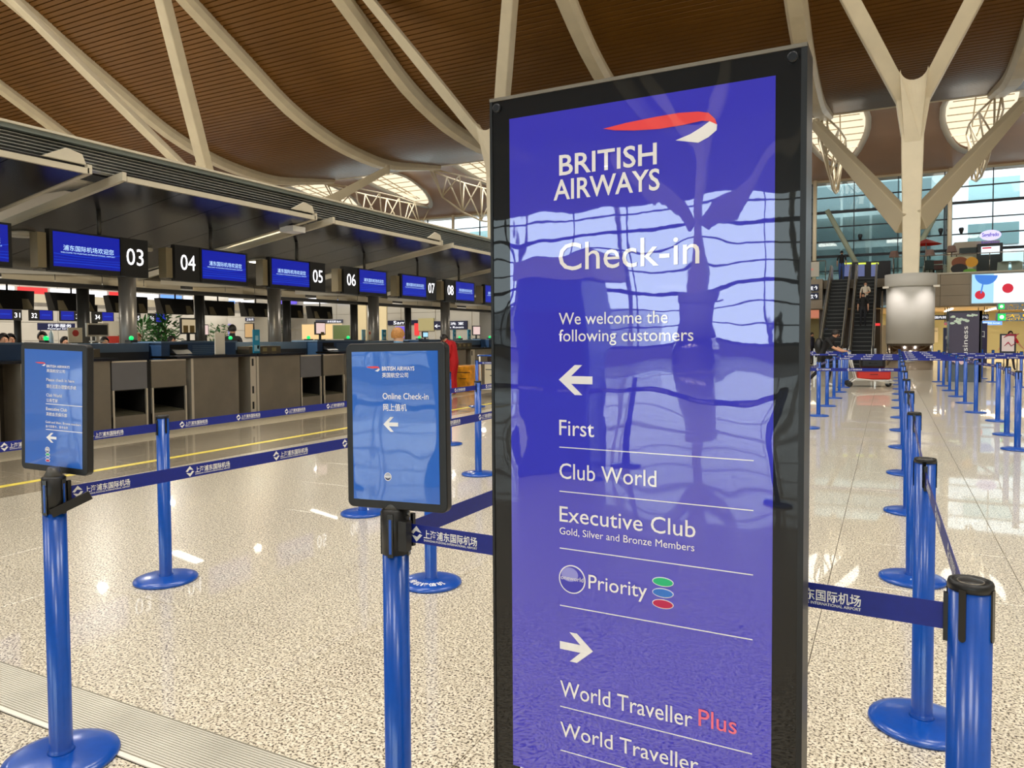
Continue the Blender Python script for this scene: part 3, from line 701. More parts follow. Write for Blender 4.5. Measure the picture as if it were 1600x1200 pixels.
# spotlights on transom
for i, (px, py) in enumerate(((1315, 371), (1344, 371), (1470, 362), (1483, 362), (1502, 361))):
    u = at(px, py, Y=72.2); t = thing('spotlight', NTH[i] + ' small dark spotlight from the left on the far glass wall', 'light', u, 0, 'spotlights on the far glass wall')
    M().lathe([(.08, -.25), (.2, .15), (.15, .28)], 10).obj('housing', DARKM, t); M().tube([(0, 0, .2), (0, .9, .25)], .03).obj('bracket', DARKM, t)
# black cabinet with three lit screens at escalator top
p = pz(1312, 440, 50); q = pz(1392, 407, 50)
r = simple_sign('check_gate', 'dark wall of three gates behind the escalator heads', 'gate', (p[0], 4.62), q, 50, mat('gate_dark', (34, 34, 38), .5), [], WHITE)
for px in (1319, 1341, 1361):
    a = pz(px, 432, 50); b2 = pz(px + 10, 413, 50); c = pz(px + 12, 411, 50)
    gd = M().box((a[0] - p[0], -.06, a[1] - 4.62), (b2[0] - p[0], 0, b2[1] - 4.62)).obj('doorway', emi('lit_gate', (110, 120, 170), .7) if 'lit_gate' not in MATS else MATS['lit_gate'], r)
    M().box((a[0] - p[0], -.08, b2[1] - 4.62), (c[0] - p[0], 0, b2[1] - 4.62 + .1)).obj('lit_header', emi('lit_lime', (220, 236, 80), 1.2) if 'lit_lime' not in MATS else MATS['lit_lime'], r)
exec_marker = 1

# ------------------------------------------------------------------ large sign totem beside the viewer
SB = mat('violet_blue_print', (38, 32, 204), .45, coat=1, coat_rough=.012, coat_ior=2.05)
KB = mat('black_border_print', (5, 5, 6), .4, spec=.2, coat=1, coat_rough=.012, coat_ior=1.42)
def film(m, strength=.16):
    N, L, b = nodes(m); g = N.new('ShaderNodeNewGeometry'); mp = N.new('ShaderNodeMapping'); mp.inputs['Scale'].default_value = (5, 5, 3.2)
    n = N.new('ShaderNodeTexNoise'); n.inputs['Scale'].default_value = 1.3; n.inputs['Detail'].default_value = 1.2
    mp2 = N.new('ShaderNodeMapping'); mp2.inputs['Scale'].default_value = (60, 60, 38); n2 = N.new('ShaderNodeTexNoise'); n2.inputs['Scale'].default_value = 1; n2.inputs['Detail'].default_value = 1
    L.new(g.outputs['Position'], mp.inputs[0]); L.new(mp.outputs[0], n.inputs['Vector']); L.new(g.outputs['Position'], mp2.inputs[0]); L.new(mp2.outputs[0], n2.inputs['Vector'])
    ml = N.new('ShaderNodeMath'); ml.operation = 'MULTIPLY_ADD'; ml.inputs[1].default_value = .006; L.new(n2.outputs['Fac'], ml.inputs[0]); L.new(n.outputs['Fac'], ml.inputs[2])
    bp = N.new('ShaderNodeBump'); bp.inputs['Strength'].default_value = strength; bp.inputs['Distance'].default_value = .012
    L.new(ml.outputs[0], bp.inputs['Height']); L.new(bp.outputs[0], b.inputs['Coat Normal'])
film(SB); film(KB)
PW = mat('white_sign_print', (246, 244, 246), .45, coat=1, coat_rough=.012, coat_ior=2.0); film(PW)
PR = mat('red_sign_print', (246, 66, 70), .45, coat=1, coat_rough=.012, coat_ior=1.9); film(PR)
PP = mat('pink_red_sign_print', (248, 92, 130), .45, coat=1, coat_ior=1.9); PG = mat('green_sign_print', (34, 190, 130), .45); PBL = mat('mid_blue_sign_print', (52, 120, 214), .45); PC = mat('crimson_sign_print', (196, 32, 84), .45)
ang = math.atan2(-.012, .643)
sign = thing('sign_totem', 'tall black framed check-in sign with violet blue panel and white lettering', 'sign', (-.775, 1.423, 0), ang)
Wd = .643
M().box((.006, .006, .09), (Wd - .010, .075, 1.955)).obj('housing', BLACKP, sign)
fr = M().box((0, .0, .06), (.006, .085, 1.967)).box((Wd - .010, .0, .06), (Wd, .085, 1.967)).box((0, 0, .06), (Wd, .085, .085)); fr.obj('frame', mat('dark_anodised_frame', (28, 29, 30), .4, .2), sign)
M().box((0, -.001, 1.960), (Wd, .085, 1.967)).obj('top_rail', STEEL, sign)
M().box((.006, .002, .085), (Wd - .010, .006, 1.960)).obj('border_glass', KB, sign)
M().box((.048, .0004, .51), (.590, .004, 1.918)).obj('blue_print', SB, sign)
M().box((.066, .00, .51), (.60, .003, .508)).obj('sheet_edge', WHITE, sign)
M().box((-.06, -.16, 0), (Wd + .06, .24, .02)).box((.08, .0, .02), (Wd - .08, .08, .09)).obj('base', BLACKP, sign)
for u in (.02, Wd - .022):
    M().lathe([(.010, 0), (.010, .005), (.007, .007)], 16).obj('corner_bolt', mat('dark_bolt', (50, 52, 56), .3, .7) if 'dark_bolt' not in MATS else MATS['dark_bolt'], sign)
for i, o in enumerate([o for o in bpy.data.objects if o.name.startswith('corner_bolt')]):
    o.rotation_euler = (math.pi / 2, 0, 0); o.location = ((.018, Wd - .024)[i], .002, 1.945)
LY = -.0012
def T(t, m, x0, x1, b_, c, bold=.003, par=sign): return text(t, m, par, x0, x1, b_, c, LY, bold=bold)
def poly(P, m, par, name, y=LY, d=.001): return M().prism(P, d, Matrix.Translation((0, y, 0))).obj(name, m, par)
RED = [(0.262, 1.868), (0.31, 1.873), (0.371, 1.876), (0.414, 1.877), (0.452, 1.874), (0.471, 1.869), (0.483, 1.856), (0.487, 1.845), (0.473, 1.853), (0.459, 1.856), (0.422, 1.853), (0.375, 1.852), (0.326, 1.856), (0.285, 1.862)]
WHT = [(0.473, 1.853), (0.487, 1.845), (0.486, 1.835), (0.471, 1.824), (0.452, 1.816), (0.409, 1.826), (0.437, 1.834), (0.458, 1.844)]
poly(RED, PR, sign, 'red_ribbon'); poly(WHT, PW, sign, 'white_ribbon')
T('BRITISH', PW, .165, .372, 1.786, .040, .014); T('AIRWAYS', PW, .152, .378, 1.736, .040, .014)
T('Check-in', PW, .163, .455, 1.590, .055); T('We welcome the', PW, .163, .394, 1.478, .024); T('following customers', PW, .163, .444, 1.443, .024)
def arrow(cx, cz, w, h, m, par, dirn=-1, y=LY, name='arrow'):
    P = [(-.5, 0), (-.02, .5), (.20, .5), (-.13, .13), (.5, .13), (.5, -.13), (-.13, -.13), (.20, -.5), (-.02, -.5)]
    P = [(cx + (-dirn) * px * w, cz + pz_ * h) for px, pz_ in P]
    if dirn > 0: P = P[::-1]
    return poly(P, m, par, name, y)
arrow(.200, 1.363, .075, .062, PW, sign, -1)
T('First', PW, .163, .241, 1.247, .032); T('Club World', PW, .163, .372, 1.156, .032); T('Executive Club', PW, .163, .449, 1.065, .032)
T('Gold, Silver and Bronze Members', PW, .163, .447, 1.038, .0145, 0)
for z in (1.2215, 1.1285, 1.008, .886, .669, .574): M().box((.163, LY, z - .0009), (.556, 0, z + .0009)).obj('rule_line', PW, sign)
disc(.191, .945, .030, .030, -.0010, PW, sign, 'emblem_ring', 36); disc(.191, .945, .0275, .0275, -.0016, mat('emblem_blue', (70, 66, 190), .4), sign, 'emblem_disc', 36)
disc(.186, .955, .019, .015, -.0018, mat('emblem_highlight', (150, 150, 226), .4), sign, 'emblem_highlight', 24)
text('oneworld', PW, sign, .166, .217, .943, .009, -.0022, bold=.0)
T('Priority', PW, .228, .353, .932, .029)
for z, m in ((.969, PG), (.947, PBL), (.925, PC)):
    disc(.385, z, .0215, .0092, -.0010, PW, sign, 'pill_outline', 28); disc(.385, z, .0200, .0078, -.0016, m, sign, 'pill', 28)
arrow(.200, .801, .075, .062, PW, sign, 1)
T('World Traveller', PW, .163, .444, .692, .033); T('Plus', PP, .456, .528, .699, .033); T('World Traveller', PW, .163, .456, .605, .031)

# ------------------------------------------------------------------ stanchions
def post_parts(r, collar=False, text_=None, seg=20):
    M().lathe([(.178, 0), (.182, .008), (.178, .017), (.150, .024), (.08, .031), (.05, .034)], 40).obj('base', BLUE, r)
    top = .99 if not collar else .872
    M().lathe([(.046, .030), (.038, .040), (.036, .05), (.036, top)], seg + 8).obj('pole', BLUE, r)
    if collar:
        M().lathe([(.0372, .866), (.0372, .985), (.030, .99)], seg + 8).obj('collar', BLACKP, r)
        M().lathe([(.033, .985), (.022, 1.006), (.017, 1.02)], seg).obj('cone', mat('dark_grey_plastic', (74, 72, 68), .35) if 'dark_grey_plastic' not in MATS else MATS['dark_grey_plastic'], r)
        for k in range(4):
            a = math.radians(15 + 90 * k); q = M().box((-.008, -.0405, .862), (.008, -.034, .98)); o = q.obj('slot', BLACKG, r); o.rotation_euler = (0, 0, a)
            M().box((-.0035, -.0415, .872), (.0035, -.040, .965)).obj('slot_inset', BLUE, o)
    else:
        M().lathe([(.0372, .984), (.0378, .994), (.036, 1.0), (.031, 1.0), (.030, .997), (.024, .9965), (.0235, .9985), (.012, 1.001), (.001, 1.002)], seg + 8).obj('cap', BLACKP, r)
        M().lathe([(.0225, .9975), (.0225, .9992), (.0185, .9992), (.0185, .9975)], seg, cap=False).obj('cap_ring', STEEL, r)
        q = M(); 
        sm = M().box((-.006, -.0378, .900), (.006, -.034, .99)).lathe([(.006, 0), (.006, .0030)], 8, (0, 0, 0)).mesh('slot', BLACKG) if False else None
        P = [(.006, .99), (-.006, .99), (-.006, .900)] + [(.006 * math.cos(t), .900 + .006 * math.sin(t)) for t in [math.pi + math.pi * j / 6 for j in range(1, 7)]]
        me = M().prism(P, .004, Matrix.Translation((0, -.0385, 0))).mesh('slot', BLACKG)
        for k in range(4):
            o = put('slot', me, r); o.rotation_euler = (0, 0, math.radians(-10 + 90 * k))
proto = thing('belt_post', '', 'barrier post'); post_parts(proto)
POSTS = {}
used = [False]
def post(x, y, label, group='blue belt posts', rz=0):
    if not used[0]:
        used[0] = True; o = proto; o.location = (x, y, 0); o.rotation_euler = (0, 0, rz); o['label'] = label; o['group'] = group
    else: o = copy_tree(proto, (x, y, 0), rz, label, group)
    return o
AX = lambda y: .10 + .0085 * y
rowA = [(.14, 1.58)] + [(AX(y), y) for y in (3.1, 4.95, 6.85, 8.75, 10.8, 12.75, 14.75, 16.7, 18.7, 20.7, 22.7, 24.7, 26.8, 28.8)]
rowL = [(-1.12, y) for y in (4.6, 6.6, 8.6, 10.6, 12.5, 14.5, 16.6, 18.8, 20.9, 22.8)]
rowR = [(1.47, 11.2), (1.55, 12.8), (1.66, 14.8), (1.48, 16.3), (1.48, 18.5), (1.46, 20.4), (1.45, 22.5), (1.43, 24.6), (1.42, 26.7)]
row39 = [(-3.88, y) for y in (1.05, 2.99, 4.87, 6.82, 8.8, 10.8, 12.8, 14.8)]
row24 = [(-2.4, y) for y in (3.64, 5.6, 7.6, 9.6, 11.6)]
rowF = [(3.45, 20.6), (3.4, 22.6), (3.3, 24.7), (2.9, 27.2), (2.8, 29.2)]
rowK = [(-3.4, 22.6), (-3.3, 24.7), (-3.3, 26.8), (-1.2, 26.8), (-1.15, 24.8)]
names = dict(A=(rowA, 'in the row just right of the big sign'), L=(rowL, 'in the row seen by the edge of the big sign'), R=(rowR, 'in the row at the far right'),
             T=(row39, 'in the row before the check-in counters'), U=(row24, 'in the row between the two small signs'), F=(rowF, 'in the short row by the purple banner'), K=(rowK, 'in the cluster left of the trolley man'))
for k, (row, d) in names.items():
    for i, (x, y) in enumerate(row):
        lb = 'blue belt post, %s nearest %s' % (NTH[i], d)
        if k == 'A' and i == 0: lb = 'large blue belt post with black ringed cap, nearest at right edge'
        post(x, y, lb, 'blue posts ' + d, math.radians(-14 if (k == 'A' and i == 0) else random.uniform(-8, 8)))
post(-5.35, 8.6, 'blue belt post standing alone beyond the online sign'); e = at(745, 562, Z=1.0); post(e.x, e.y, 'blue belt post by the orange bag and luggage trolley')
# posts behind the viewer, seen only in the sign glass
for i, (x, y) in enumerate(((-2.85, -3.95), (-2.78, -5.09), (-1.0, -3.7), (-4.6, -4.0))): post(x, y, '%s blue belt post behind the viewer' % NTH[i], 'posts behind the viewer')
# base markings on some posts
def decal(x, y, txt, r0, a0, sz, label_):
    pr = min((o for o in bpy.data.objects if o.name.startswith('belt_post') and o.type == 'EMPTY'), key=lambda o: (o.location.x - x)**2 + (o.location.y - y)**2)
    rz = pr.rotation_euler.z
    for i, ch in enumerate(txt):
        a = a0 + (i - (len(txt) - 1) / 2) * sz * 1.25 / r0
        me = text_mesh(ch, WHITE, .02); o = put('base_lettering', me, pr); s = sz
        sc = s / max(me['h'], .6)
        mloc = Matrix.Rotation(-rz + a, 4, 'Z') @ Matrix.Translation((0, -r0, .0268)) @ Matrix.Rotation(-math.pi / 2 + math.radians(6), 4, 'X') @ Matrix.Diagonal((sc, 1, sc, 1)) @ Matrix.Translation((-me['w'] / 2, 0, 0))
        o.matrix_local = mloc
decal(-3.88, 6.82, '475', .13, math.radians(-28), .05, '')
decal(-2.4, 3.64, '候机楼值机', .125, math.radians(12), .045, '')
decal(.14, 4.95, '浦东', .12, math.radians(15), .04, '')

def belt(P, Q, label, group, z=.93, h=.05, sag=0.0, start=.1, m=BELT, tilt=0):
    P = Vector((P[0], P[1], 0)); Q = Vector((Q[0], Q[1], 0)); d = (Q - P).normalized()
    nrm = Vector((d.y, -d.x, 0))
    if nrm.dot(-P) < 0: P, Q = Q, P; d = -d
    a = P + d * .037; L = (Q - P).length - .074
    r = thing('barrier_belt', label, 'belt', (a.x, a.y, z), math.atan2(d.y, d.x), group)
    k = 12; vs = []
    for i in range(k + 1):
        t = i / k; zz = -sag * 4 * t * (1 - t); vs += [(t * L, -.0008, zz - h / 2), (t * L, -.0008, zz + h / 2), (t * L, .0008, zz - h / 2), (t * L, .0008, zz + h / 2)]
    fs = []
    for i in range(k): o = i * 4; fs += [(o, o+4, o+5, o+1), (o+2, o+3, o+7, o+6), (o+1, o+5, o+7, o+3), (o, o+2, o+6, o+4)]
    M().add(vs, fs).obj('webbing', m, r)
    near = a.length < 9
    u = start
    while u + .21 < L:
        zz = -sag * 4 * (u / L) * (1 - u / L)
        o = put('airport_mark', MARK, r, (u, -.0016, zz)); o = put('airport_name', text_mesh('上海浦东国际机场', WHITE, .015), r, (u + .024, -.0016, zz - .007))
        me = o.data; o.scale = (.168 / me['w'], 1, .0235 / .95)
        if near:
            o = put('airport_name_small', text_mesh('SHANGHAI PUDONG INTERNATIONAL AIRPORT', WHITE, .012), r, (u + .024, -.0016, zz - .017)); me = o.data; o.scale = (.168 / me['w'], 1, .0058 / .73)
        u += .445
    if near:
        for q in (.0, L): M().box((q - .006, -.006, -.045), (q + .006, .006, .045)).obj('belt_clip', BLACKP, r)
    return r
mk = M(); R_ = .019
outer = [(0, R_ * 1.12), (R_, 0), (0, -R_ * 1.12), (-R_, 0)]
mk.prism([(0, R_*1.12), (-R_, .002), (-R_*.55, -.001), (-.002, R_*.42), (R_*.45, R_*.28), (R_*.85, .004)][::-1], .0004)
mk.prism([(0, -R_*1.12), (R_, -.002), (R_*.55, .001), (.002, -R_*.42), (-R_*.45, -R_*.28), (-R_*.85, -.004)][::-1], .0004)
MARK = mk.mesh('airport_mark', WHITE)
def rowbelts(row, d, g, starts=None, m=BELT, skip=()):
    for i in range(len(row) - 1):
        if i in skip: continue
        belt(row[i], row[i + 1], 'navy printed belt from %s to %s post %s' % (NTH[i], NTH[i + 1], d), g, start=(starts or {}).get(i, .12), m=m)
rowbelts(rowA, 'right of the big sign', 'belts along the row right of the big sign', m=BELT)
rowbelts(rowL, 'by the edge of the big sign', 'belts along the row by the sign edge')
rowbelts(rowR, 'in the far right row', 'belts along the far right row')
rowbelts(row39, 'before the counters', 'belts along the row before the counters', starts={1: .10, 2: .12, 3: .15})
rowbelts(row24, 'in the row between the small signs', 'belts in the row between the small signs')
S1 = (-2.535, 1.525); S2 = (-1.195, 1.64)
belt(S2, rowA[0], 'near navy belt from the online sign post behind the big sign to the nearest post', 'nearest belts', start=.035, z=.927)
belt((S2[0] + .03, S2[1]), (-1.12, 4.6), 'near navy belt running away from the online sign post', 'nearest belts', z=.925, start=.55)
belt((S1[0] + .02, S1[1]), row24[0], 'near navy belt running away from the left sign post', 'nearest belts', z=.925, start=.03)
for (p, q, l) in ((rowL[4], rowA[6], 'first cross belt before the trolley man'), (rowL[7], rowA[9], 'second cross belt before the trolley man'), (rowL[8], rowA[10], 'third cross belt before the trolley man'), (rowL[9], rowA[11], 'fourth cross belt before the trolley man'),
                  (rowA[9], rowR[4], 'first cross belt between the middle rows'), (rowA[10], rowR[5], 'second cross belt between the middle rows'), (rowA[11], rowR[6], 'third cross belt between the middle rows'), (rowA[12], rowR[7], 'fourth cross belt between the middle rows'),
                  (rowR[5], rowF[0], 'first cross belt in front of the purple banner'), (rowR[6], rowF[1], 'second cross belt in front of the purple banner'), (rowR[7], rowF[2], 'third cross belt in front of the purple banner'),
                  (rowF[0], (6.5, 20.9), 'cross belt leaving the picture at right'), (rowK[0], rowL[9], 'cross belt left of the trolley man'), (rowK[1], rowK[4], 'farther cross belt left of the trolley man'), (rowK[2], rowK[3], 'farthest cross belt left of the trolley man'),
                  (rowA[13], rowR[8], 'cross belt before the round column')):
    belt(p, q, 'navy printed belt, ' + l, 'cross belts of the far queue')
post(6.5, 20.9, 'blue belt post just outside the right edge')
e1 = at(745, 562, Z=1.0)
belt((e1.x, e1.y), (e1.x + 1.8, e1.y + .6), 'navy belt by the luggage trolley near the counters', 'belts near the red jacket'); post(e1.x + 1.8, e1.y + .6, 'blue belt post hidden behind the big sign edge')
belt((-5.35, 10.6), row39[5], 'navy cross belt before the orange bag', 'belts near the red jacket'); post(-5.35, 10.6, 'second blue belt post beyond the online sign')
belt((-2.85, -3.95), (-1.0, -3.7), 'navy belt behind the viewer', 'belts behind the viewer'); belt((-4.6, -4.0), (-2.85, -3.95), 'second navy belt behind the viewer', 'belts behind the viewer')

# ---- small sign boards on posts
BB = mat('cobalt_blue_print', (22, 104, 212), .4, coat=1, coat_rough=.02, coat_ior=1.75); film(BB, .12)
BW = mat('white_board_print', (246, 247, 250), .5); BR = mat('red_board_print', (232, 76, 84), .5)
def board_sign(x, y, label, center, xa, nr, up, w, h, draw):
    r = thing('sign_stanchion', label, 'sign', (x, y, 0)); post_parts(r, True)
    M3 = Matrix((Vector(xa), -Vector(nr), Vector(up))).transposed().to_4x4(); M3.translation = Vector(center) - Vector((x, y, 0)) 
    k = 6; rad = .018; P = []
    for cx, cz, a0 in ((w/2 - rad, h/2 - rad, 0), (-w/2 + rad, h/2 - rad, 90), (-w/2 + rad, -h/2 + rad, 180), (w/2 - rad, -h/2 + rad, 270)):
        for j in range(k + 1): t = math.radians(a0 + 90 * j / k); P.append((cx + rad * math.cos(t), cz + rad * math.sin(t)))
    b = M().prism(P[::-1], .028, Matrix.Translation((0, .0, 0))).obj('board_frame', BLACKP, r); b.matrix_local = M3; bev(b, .004, 3)
    fx, fz = .021, .023
    pr = M().box((-w/2 + fx, -.0012, -h/2 + fz), (w/2 - fx, .004, h/2 - fz)).obj('print', BB, b)
    M().tube([(.0, .012, -h/2 - .03), (.0, .012, -h/2 + .01)], .012).obj('bracket', BLACKP, b)
    W2 = w - 2 * fx; H2 = h - 2 * fz
    U = lambda u: -w/2 + fx + u * W2; V = lambda v: h/2 - fz - v * H2
    draw(b, U, V, W2, H2)
    return r
def ribbon(b, x0, x1, z0, z1):
    fx = lambda p: (x0 + (p[0] - .262) / .225 * (x1 - x0), z0 + (p[1] - 1.816) / .061 * (z1 - z0))
    poly([fx(p) for p in RED], BR, b, 'red_ribbon', -.0022); poly([fx(p) for p in WHT], BW, b, 'white_ribbon', -.0022)
def emblem(b, cx, cz, r):
    disc(cx, cz, r, r, -.0016, BW, b, 'emblem_ring', 24); disc(cx, cz, r * .8, r * .8, -.002, mat('emblem_navy', (36, 40, 84), .4) if 'emblem_navy' not in MATS else MATS['emblem_navy'], b, 'emblem_disc', 24)
    disc(cx, cz + r * .15, r * .75, r * .55, -.0024, mat('emblem_silver', (190, 196, 214), .4) if 'emblem_silver' not in MATS else MATS['emblem_silver'], b, 'emblem_shine', 20); M().box((cx - r * .8, -.0028, cz - r * .12), (cx + r * .8, -.002, cz + r * .08)).obj('emblem_bar', BW, b)
def tx(b, U, V, t, u0, u1, v, cap, bold=.02): text(t, BW, b, U(u0), U(u1), V(v), cap, -.0018, bold=bold)
def drawL(b, U, V, W2, H2):
    ribbon(b, U(.19), U(.37), V(.142), V(.108))
    for t in (('BRITISH AIRWAYS', .39, .79, .15, .0085, .02), ('英国航空公司', .39, .71, .19, .011, .01), ('Please check in here', .385, .87, .268, .0098, .01), ('请在这里办理登机手续', .385, .90, .325, .0125, .01),
              ('Club World', .385, .655, .402, .0105, .01), ('公务客舱', .385, .59, .447, .0120, .01), ('Executive Club', .38, .745, .520, .0105, .015), ('英航会员俱乐部', .38, .745, .566, .0120, .01),
              ('Gold and Silver, Bronze members', .37, .98, .632, .0075, .01), ('金卡及银卡、铜卡会员', .37, .76, .668, .0085, .01)): tx(b, U, V, *t)
    for v in (.466, .688): M().box((U(.375), -.0018, V(v) - .0012), (U(1), 0, V(v) + .0012)).obj('rule_line', BW, b)
    arrow(U(.47), V(.757), .047, .034, BW, b, -1, -.0018)
    emblem(b, U(.40), V(.865), .0105)
    for v, m in ((.905, PG), (.932, PBL), (.958, PC)):
        disc(U(.405), V(v), .0108, .0052, -.0016, BW, b, 'pill_outline', 20); disc(U(.405), V(v), .0085, .0036, -.0021, m, b, 'pill', 20)
def drawR(b, U, V, W2, H2):
    ribbon(b, U(.175), U(.335), V(.135), V(.098))
    for t in (('BRITISH AIRWAYS', .362, .737, .128, .0105, .02), ('英国航空公司', .362, .665, .172, .0125, .01), ('Online Check-in', .365, .892, .318, .0160, .01), ('网上值机', .37, .643, .393, .0185, .01)): tx(b, U, V, *t)
    arrow(U(.455), V(.487), .046, .040, BW, b, -1, -.0018)
    emblem(b, U(.412), V(.838), .0112)
board_sign(*S1, 'left small sign post with blue club world board and black frame', (-2.58, 1.558, 1.217), (.990, .136, -.038), (.136, -.991, -.003), (.038, .002, .999), .31, .45, drawL)
board_sign(*S2, 'middle small sign post with blue online check-in board and black frame', (-1.18, 1.622, 1.215), (.997, .077, .016), (.076, -.997, .02), (-.018, .019, 1.), .31, .45, drawR)
# loose belt end clips
o = M().beam((-2.512, 1.50, .868), (-2.452, 1.60, .918), .012, .03).obj('belt_buckle', BLACKP); tag(o, 'black belt buckle hanging slanted beside the left sign post', 'buckle')
o = M().box((-1.158, 1.600, .885), (-1.132, 1.625, .965)).obj('belt_buckle', BLACKP); tag(o, 'black belt end block beside the online sign post', 'buckle')

# ------------------------------------------------------------------ check-in island: canopy
def zc(x): return 3.61 + .152 * (x + 9.1)
can = []
def canopy_panel(y0, y1, x0, x1, zf, label, rim=True):
    r = thing('canopy', label, 'canopy', (0, y0, 0), 0, 'canopy panels over the counters'); L = y1 - y0
    n = 4
    for i in range(n):
        a = L * i / n + .006; b = L * (i + 1) / n - .006
        vs = [(x, y, zf(x) + dz) for dz in (0, .10) for (x, y) in ((x0, a), (x1, a), (x1, b), (x0, b))]
        M().add(vs, [(0,3,2,1),(4,5,6,7),(0,1,5,4),(1,2,6,5),(2,3,7,6),(3,0,4,7)]).obj('underside_panel', CANOPY, r)
    M().box((x1, -.02, zf(x1) - .012), (x1 + .05, L + .02, zf(x1) + .06)).obj('front_rim', CREAMP, r)
    for ya in (-.09, L):
        vs = [(x, ya + q, zf(x) + dz) for dz in (-.015, .10) for (x, q) in ((x0, 0), (x1 + .05, 0), (x1 + .05, .06), (x0, .06))]
        M().add(vs, [(0,3,2,1),(4,5,6,7),(0,1,5,4),(1,2,6,5),(2,3,7,6),(3,0,4,7)]).obj('side_rim', CREAMP, r)
    return r
YC = [6.52 + 4.2 * k for k in range(-2, 8)]
for i, y in enumerate(YC):
    r = canopy_panel(y + .09, y + 3.72, -14.6, -9.19, zc, 'dark sloping canopy panel with cream rim, %s from the left' % NTH[i])
    M().prism([(0, 0), (.55, 0), (.50, .12), (.30, .16)], .04, Matrix.Translation((-9.12, 3.05, zc(-9.1) + .08)) @ Matrix.Rotation(math.pi / 2, 4, 'Z')).obj('end_fin', CREAMP, r)
    canopy_panel(y + .09, y + 3.72, -26.6, -21.2, lambda x: 3.25 - .152 * (x + 21.2), 'dark canopy panel on the far side of the island, %s from the left' % NTH[i])
o = struct(M().box((-21.2, -4, 3.18), (-14.6, 46, 3.4)).obj('ceiling_core', mat('dark_ceiling_core', (34, 32, 30), .6)), 'dark ceiling along the middle of the island')
tray = thing('gap_panel_row', 'cream infill plates seen in the gaps between canopy panels', 'canopy', (0, 0, 0))
for y in YC: M().box((-12.2, y - .55, 3.62), (-9.9, y + .15, 3.66)).obj('infill_plate', mat('pale_infill', (226, 220, 204), .4) if 'pale_infill' not in MATS else MATS['pale_infill'], tray)
fa = thing('louvre_fascia', 'long black louvred fascia with thin grey blades above the canopy', 'fascia', (-9.3, -2, 0))
M().box((-.35, 0, 3.70), (-.30, 46, 4.05)).obj('backing', LOUVB, fa)
bl = M().add([(0, 0, 0), (0, 46, 0), (-.10, 46, -.012), (-.10, 0, -.012), (0, 0, .008), (0, 46, .008), (-.10, 46, -.004), (-.10, 0, -.004)], [(0,1,2,3)[::-1],(4,5,6,7),(0,4,5,1)[::-1],(2,6,7,3)]).mesh('louvre_blade', LOUV)
for i in range(7): put('louvre_blade', bl, fa, (-.05, 0, 3.69 + i * .042))
M().box((-.12, 0, 3.975), (.0, 46, 4.03)).obj('grey_rail', mat('grey_green_rail', (120, 128, 124), .4), fa)
M().box((-.4, 0, 4.03), (.03, 46, 4.06)).obj('cream_cap', CREAMP, fa)
M().box((-3.0, 0, 3.96), (-.35, 46, 4.02)).obj('top_deck', CANOPY, fa)
# folded bulkhead along the island
bk = sempty('wall_bulkhead', 'folded pale bulkhead hanging along the island')
for k in range(-2, 9):
    y = 7.9 + 4.2 * k
    for j in range(4):
        x0 = -14.55 - .10 * j; x1 = x0 - .10
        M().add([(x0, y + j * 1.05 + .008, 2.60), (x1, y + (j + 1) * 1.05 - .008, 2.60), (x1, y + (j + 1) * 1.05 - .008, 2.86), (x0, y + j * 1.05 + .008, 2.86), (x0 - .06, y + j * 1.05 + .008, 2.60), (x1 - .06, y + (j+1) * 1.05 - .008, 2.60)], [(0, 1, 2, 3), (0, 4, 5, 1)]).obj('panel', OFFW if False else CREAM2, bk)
    M().add([(-14.50, y, 2.70), (-14.50, y + 2.9, 2.84), (-14.45, y + 2.9, 3.0), (-14.45, y - .9, 3.0), (-14.5, y - .9, 2.70)], [(0, 1, 2, 3, 4)]).obj('light_panel', OFFW, bk)
M().box((-14.95, -1, 2.80), (-14.9, 46, 3.2)).obj('backing', DKPOLE, bk); M().box((-15.05, -1, 2.54), (-14.5, 46, 2.60)).obj('lower_edge', DARK, bk)
# columns of the island
for i in range(8):
    y = 10.25 + 4.18 * (i - 2)
    o = M().lathe([(.17, 0), (.17, 3.2)], 24, (-14.3, y, 0)).obj('pillar_front', POLEG); struct(o, 'grey round column behind the counters, %s from the left' % NTH[i])
    o = M().lathe([(.17, 0), (.17, 3.4)], 20, (-21.5, 13.95 + 4.2 * (i - 3), 0)).obj('pillar_rear', DKPOLE); struct(o, 'dark column on the far side of the island, %s from the left' % NTH[i])
# ceiling lights of the canopy
def clight(px, py, X, label, rad=.13, m=LAMPW, drop=.0):
    p = at(px, py, X=X); t = thing('canopy_light', label, 'light', (p.x, p.y, zc(p.x) - .0), 0, 'lights in the canopy')
    M().lathe([(rad, -.035 - drop), (rad, .03)], 20).obj('trim_ring', OFFW, t); M().lathe([(rad * .8, -.045 - drop), (rad * .8, -.034 - drop)], 20).obj('diffuser', m, t); return p
clight(402, 408, -12.1, 'bright warm lamp between screens 04 and 05', .2); 
for (px, py, l) in ((32, 390, 'round pale lamp left of screen 03'), (230, 364, 'small round lamp by the hanger right of the third screen'), (418, 391, 'small round lamp right of the white warm lamp'), (559, 431, 'farthest small lamp under the canopy')): clight(px, py, -12.2, l, .09 if px > 100 else .22, OFFW)
p = at(457, 351, X=-9.75); t = thing('flood_light', 'white square floodlight under the canopy tip above screen 05', 'light', (p.x, p.y, zc(p.x))); M().box((-.16, -.16, -.10), (.16, .16, .0)).obj('housing', WHITE, t)
area('canopy_lamp', (-12.1, 11.8, 3.08), .3, .3, 90, (1, .86, .62))
for y in (4, 8.4, 16, 20.5, 25, 30): area('canopy_lamp', (-12.6, y, 3.0), .12, .12, 60, (1, .92, .8))
for y in (2, 8, 14, 20, 26, 32): area('island_lamp', (-17.9, y, 3.1), .16, .16, 110, (1, .93, .82))
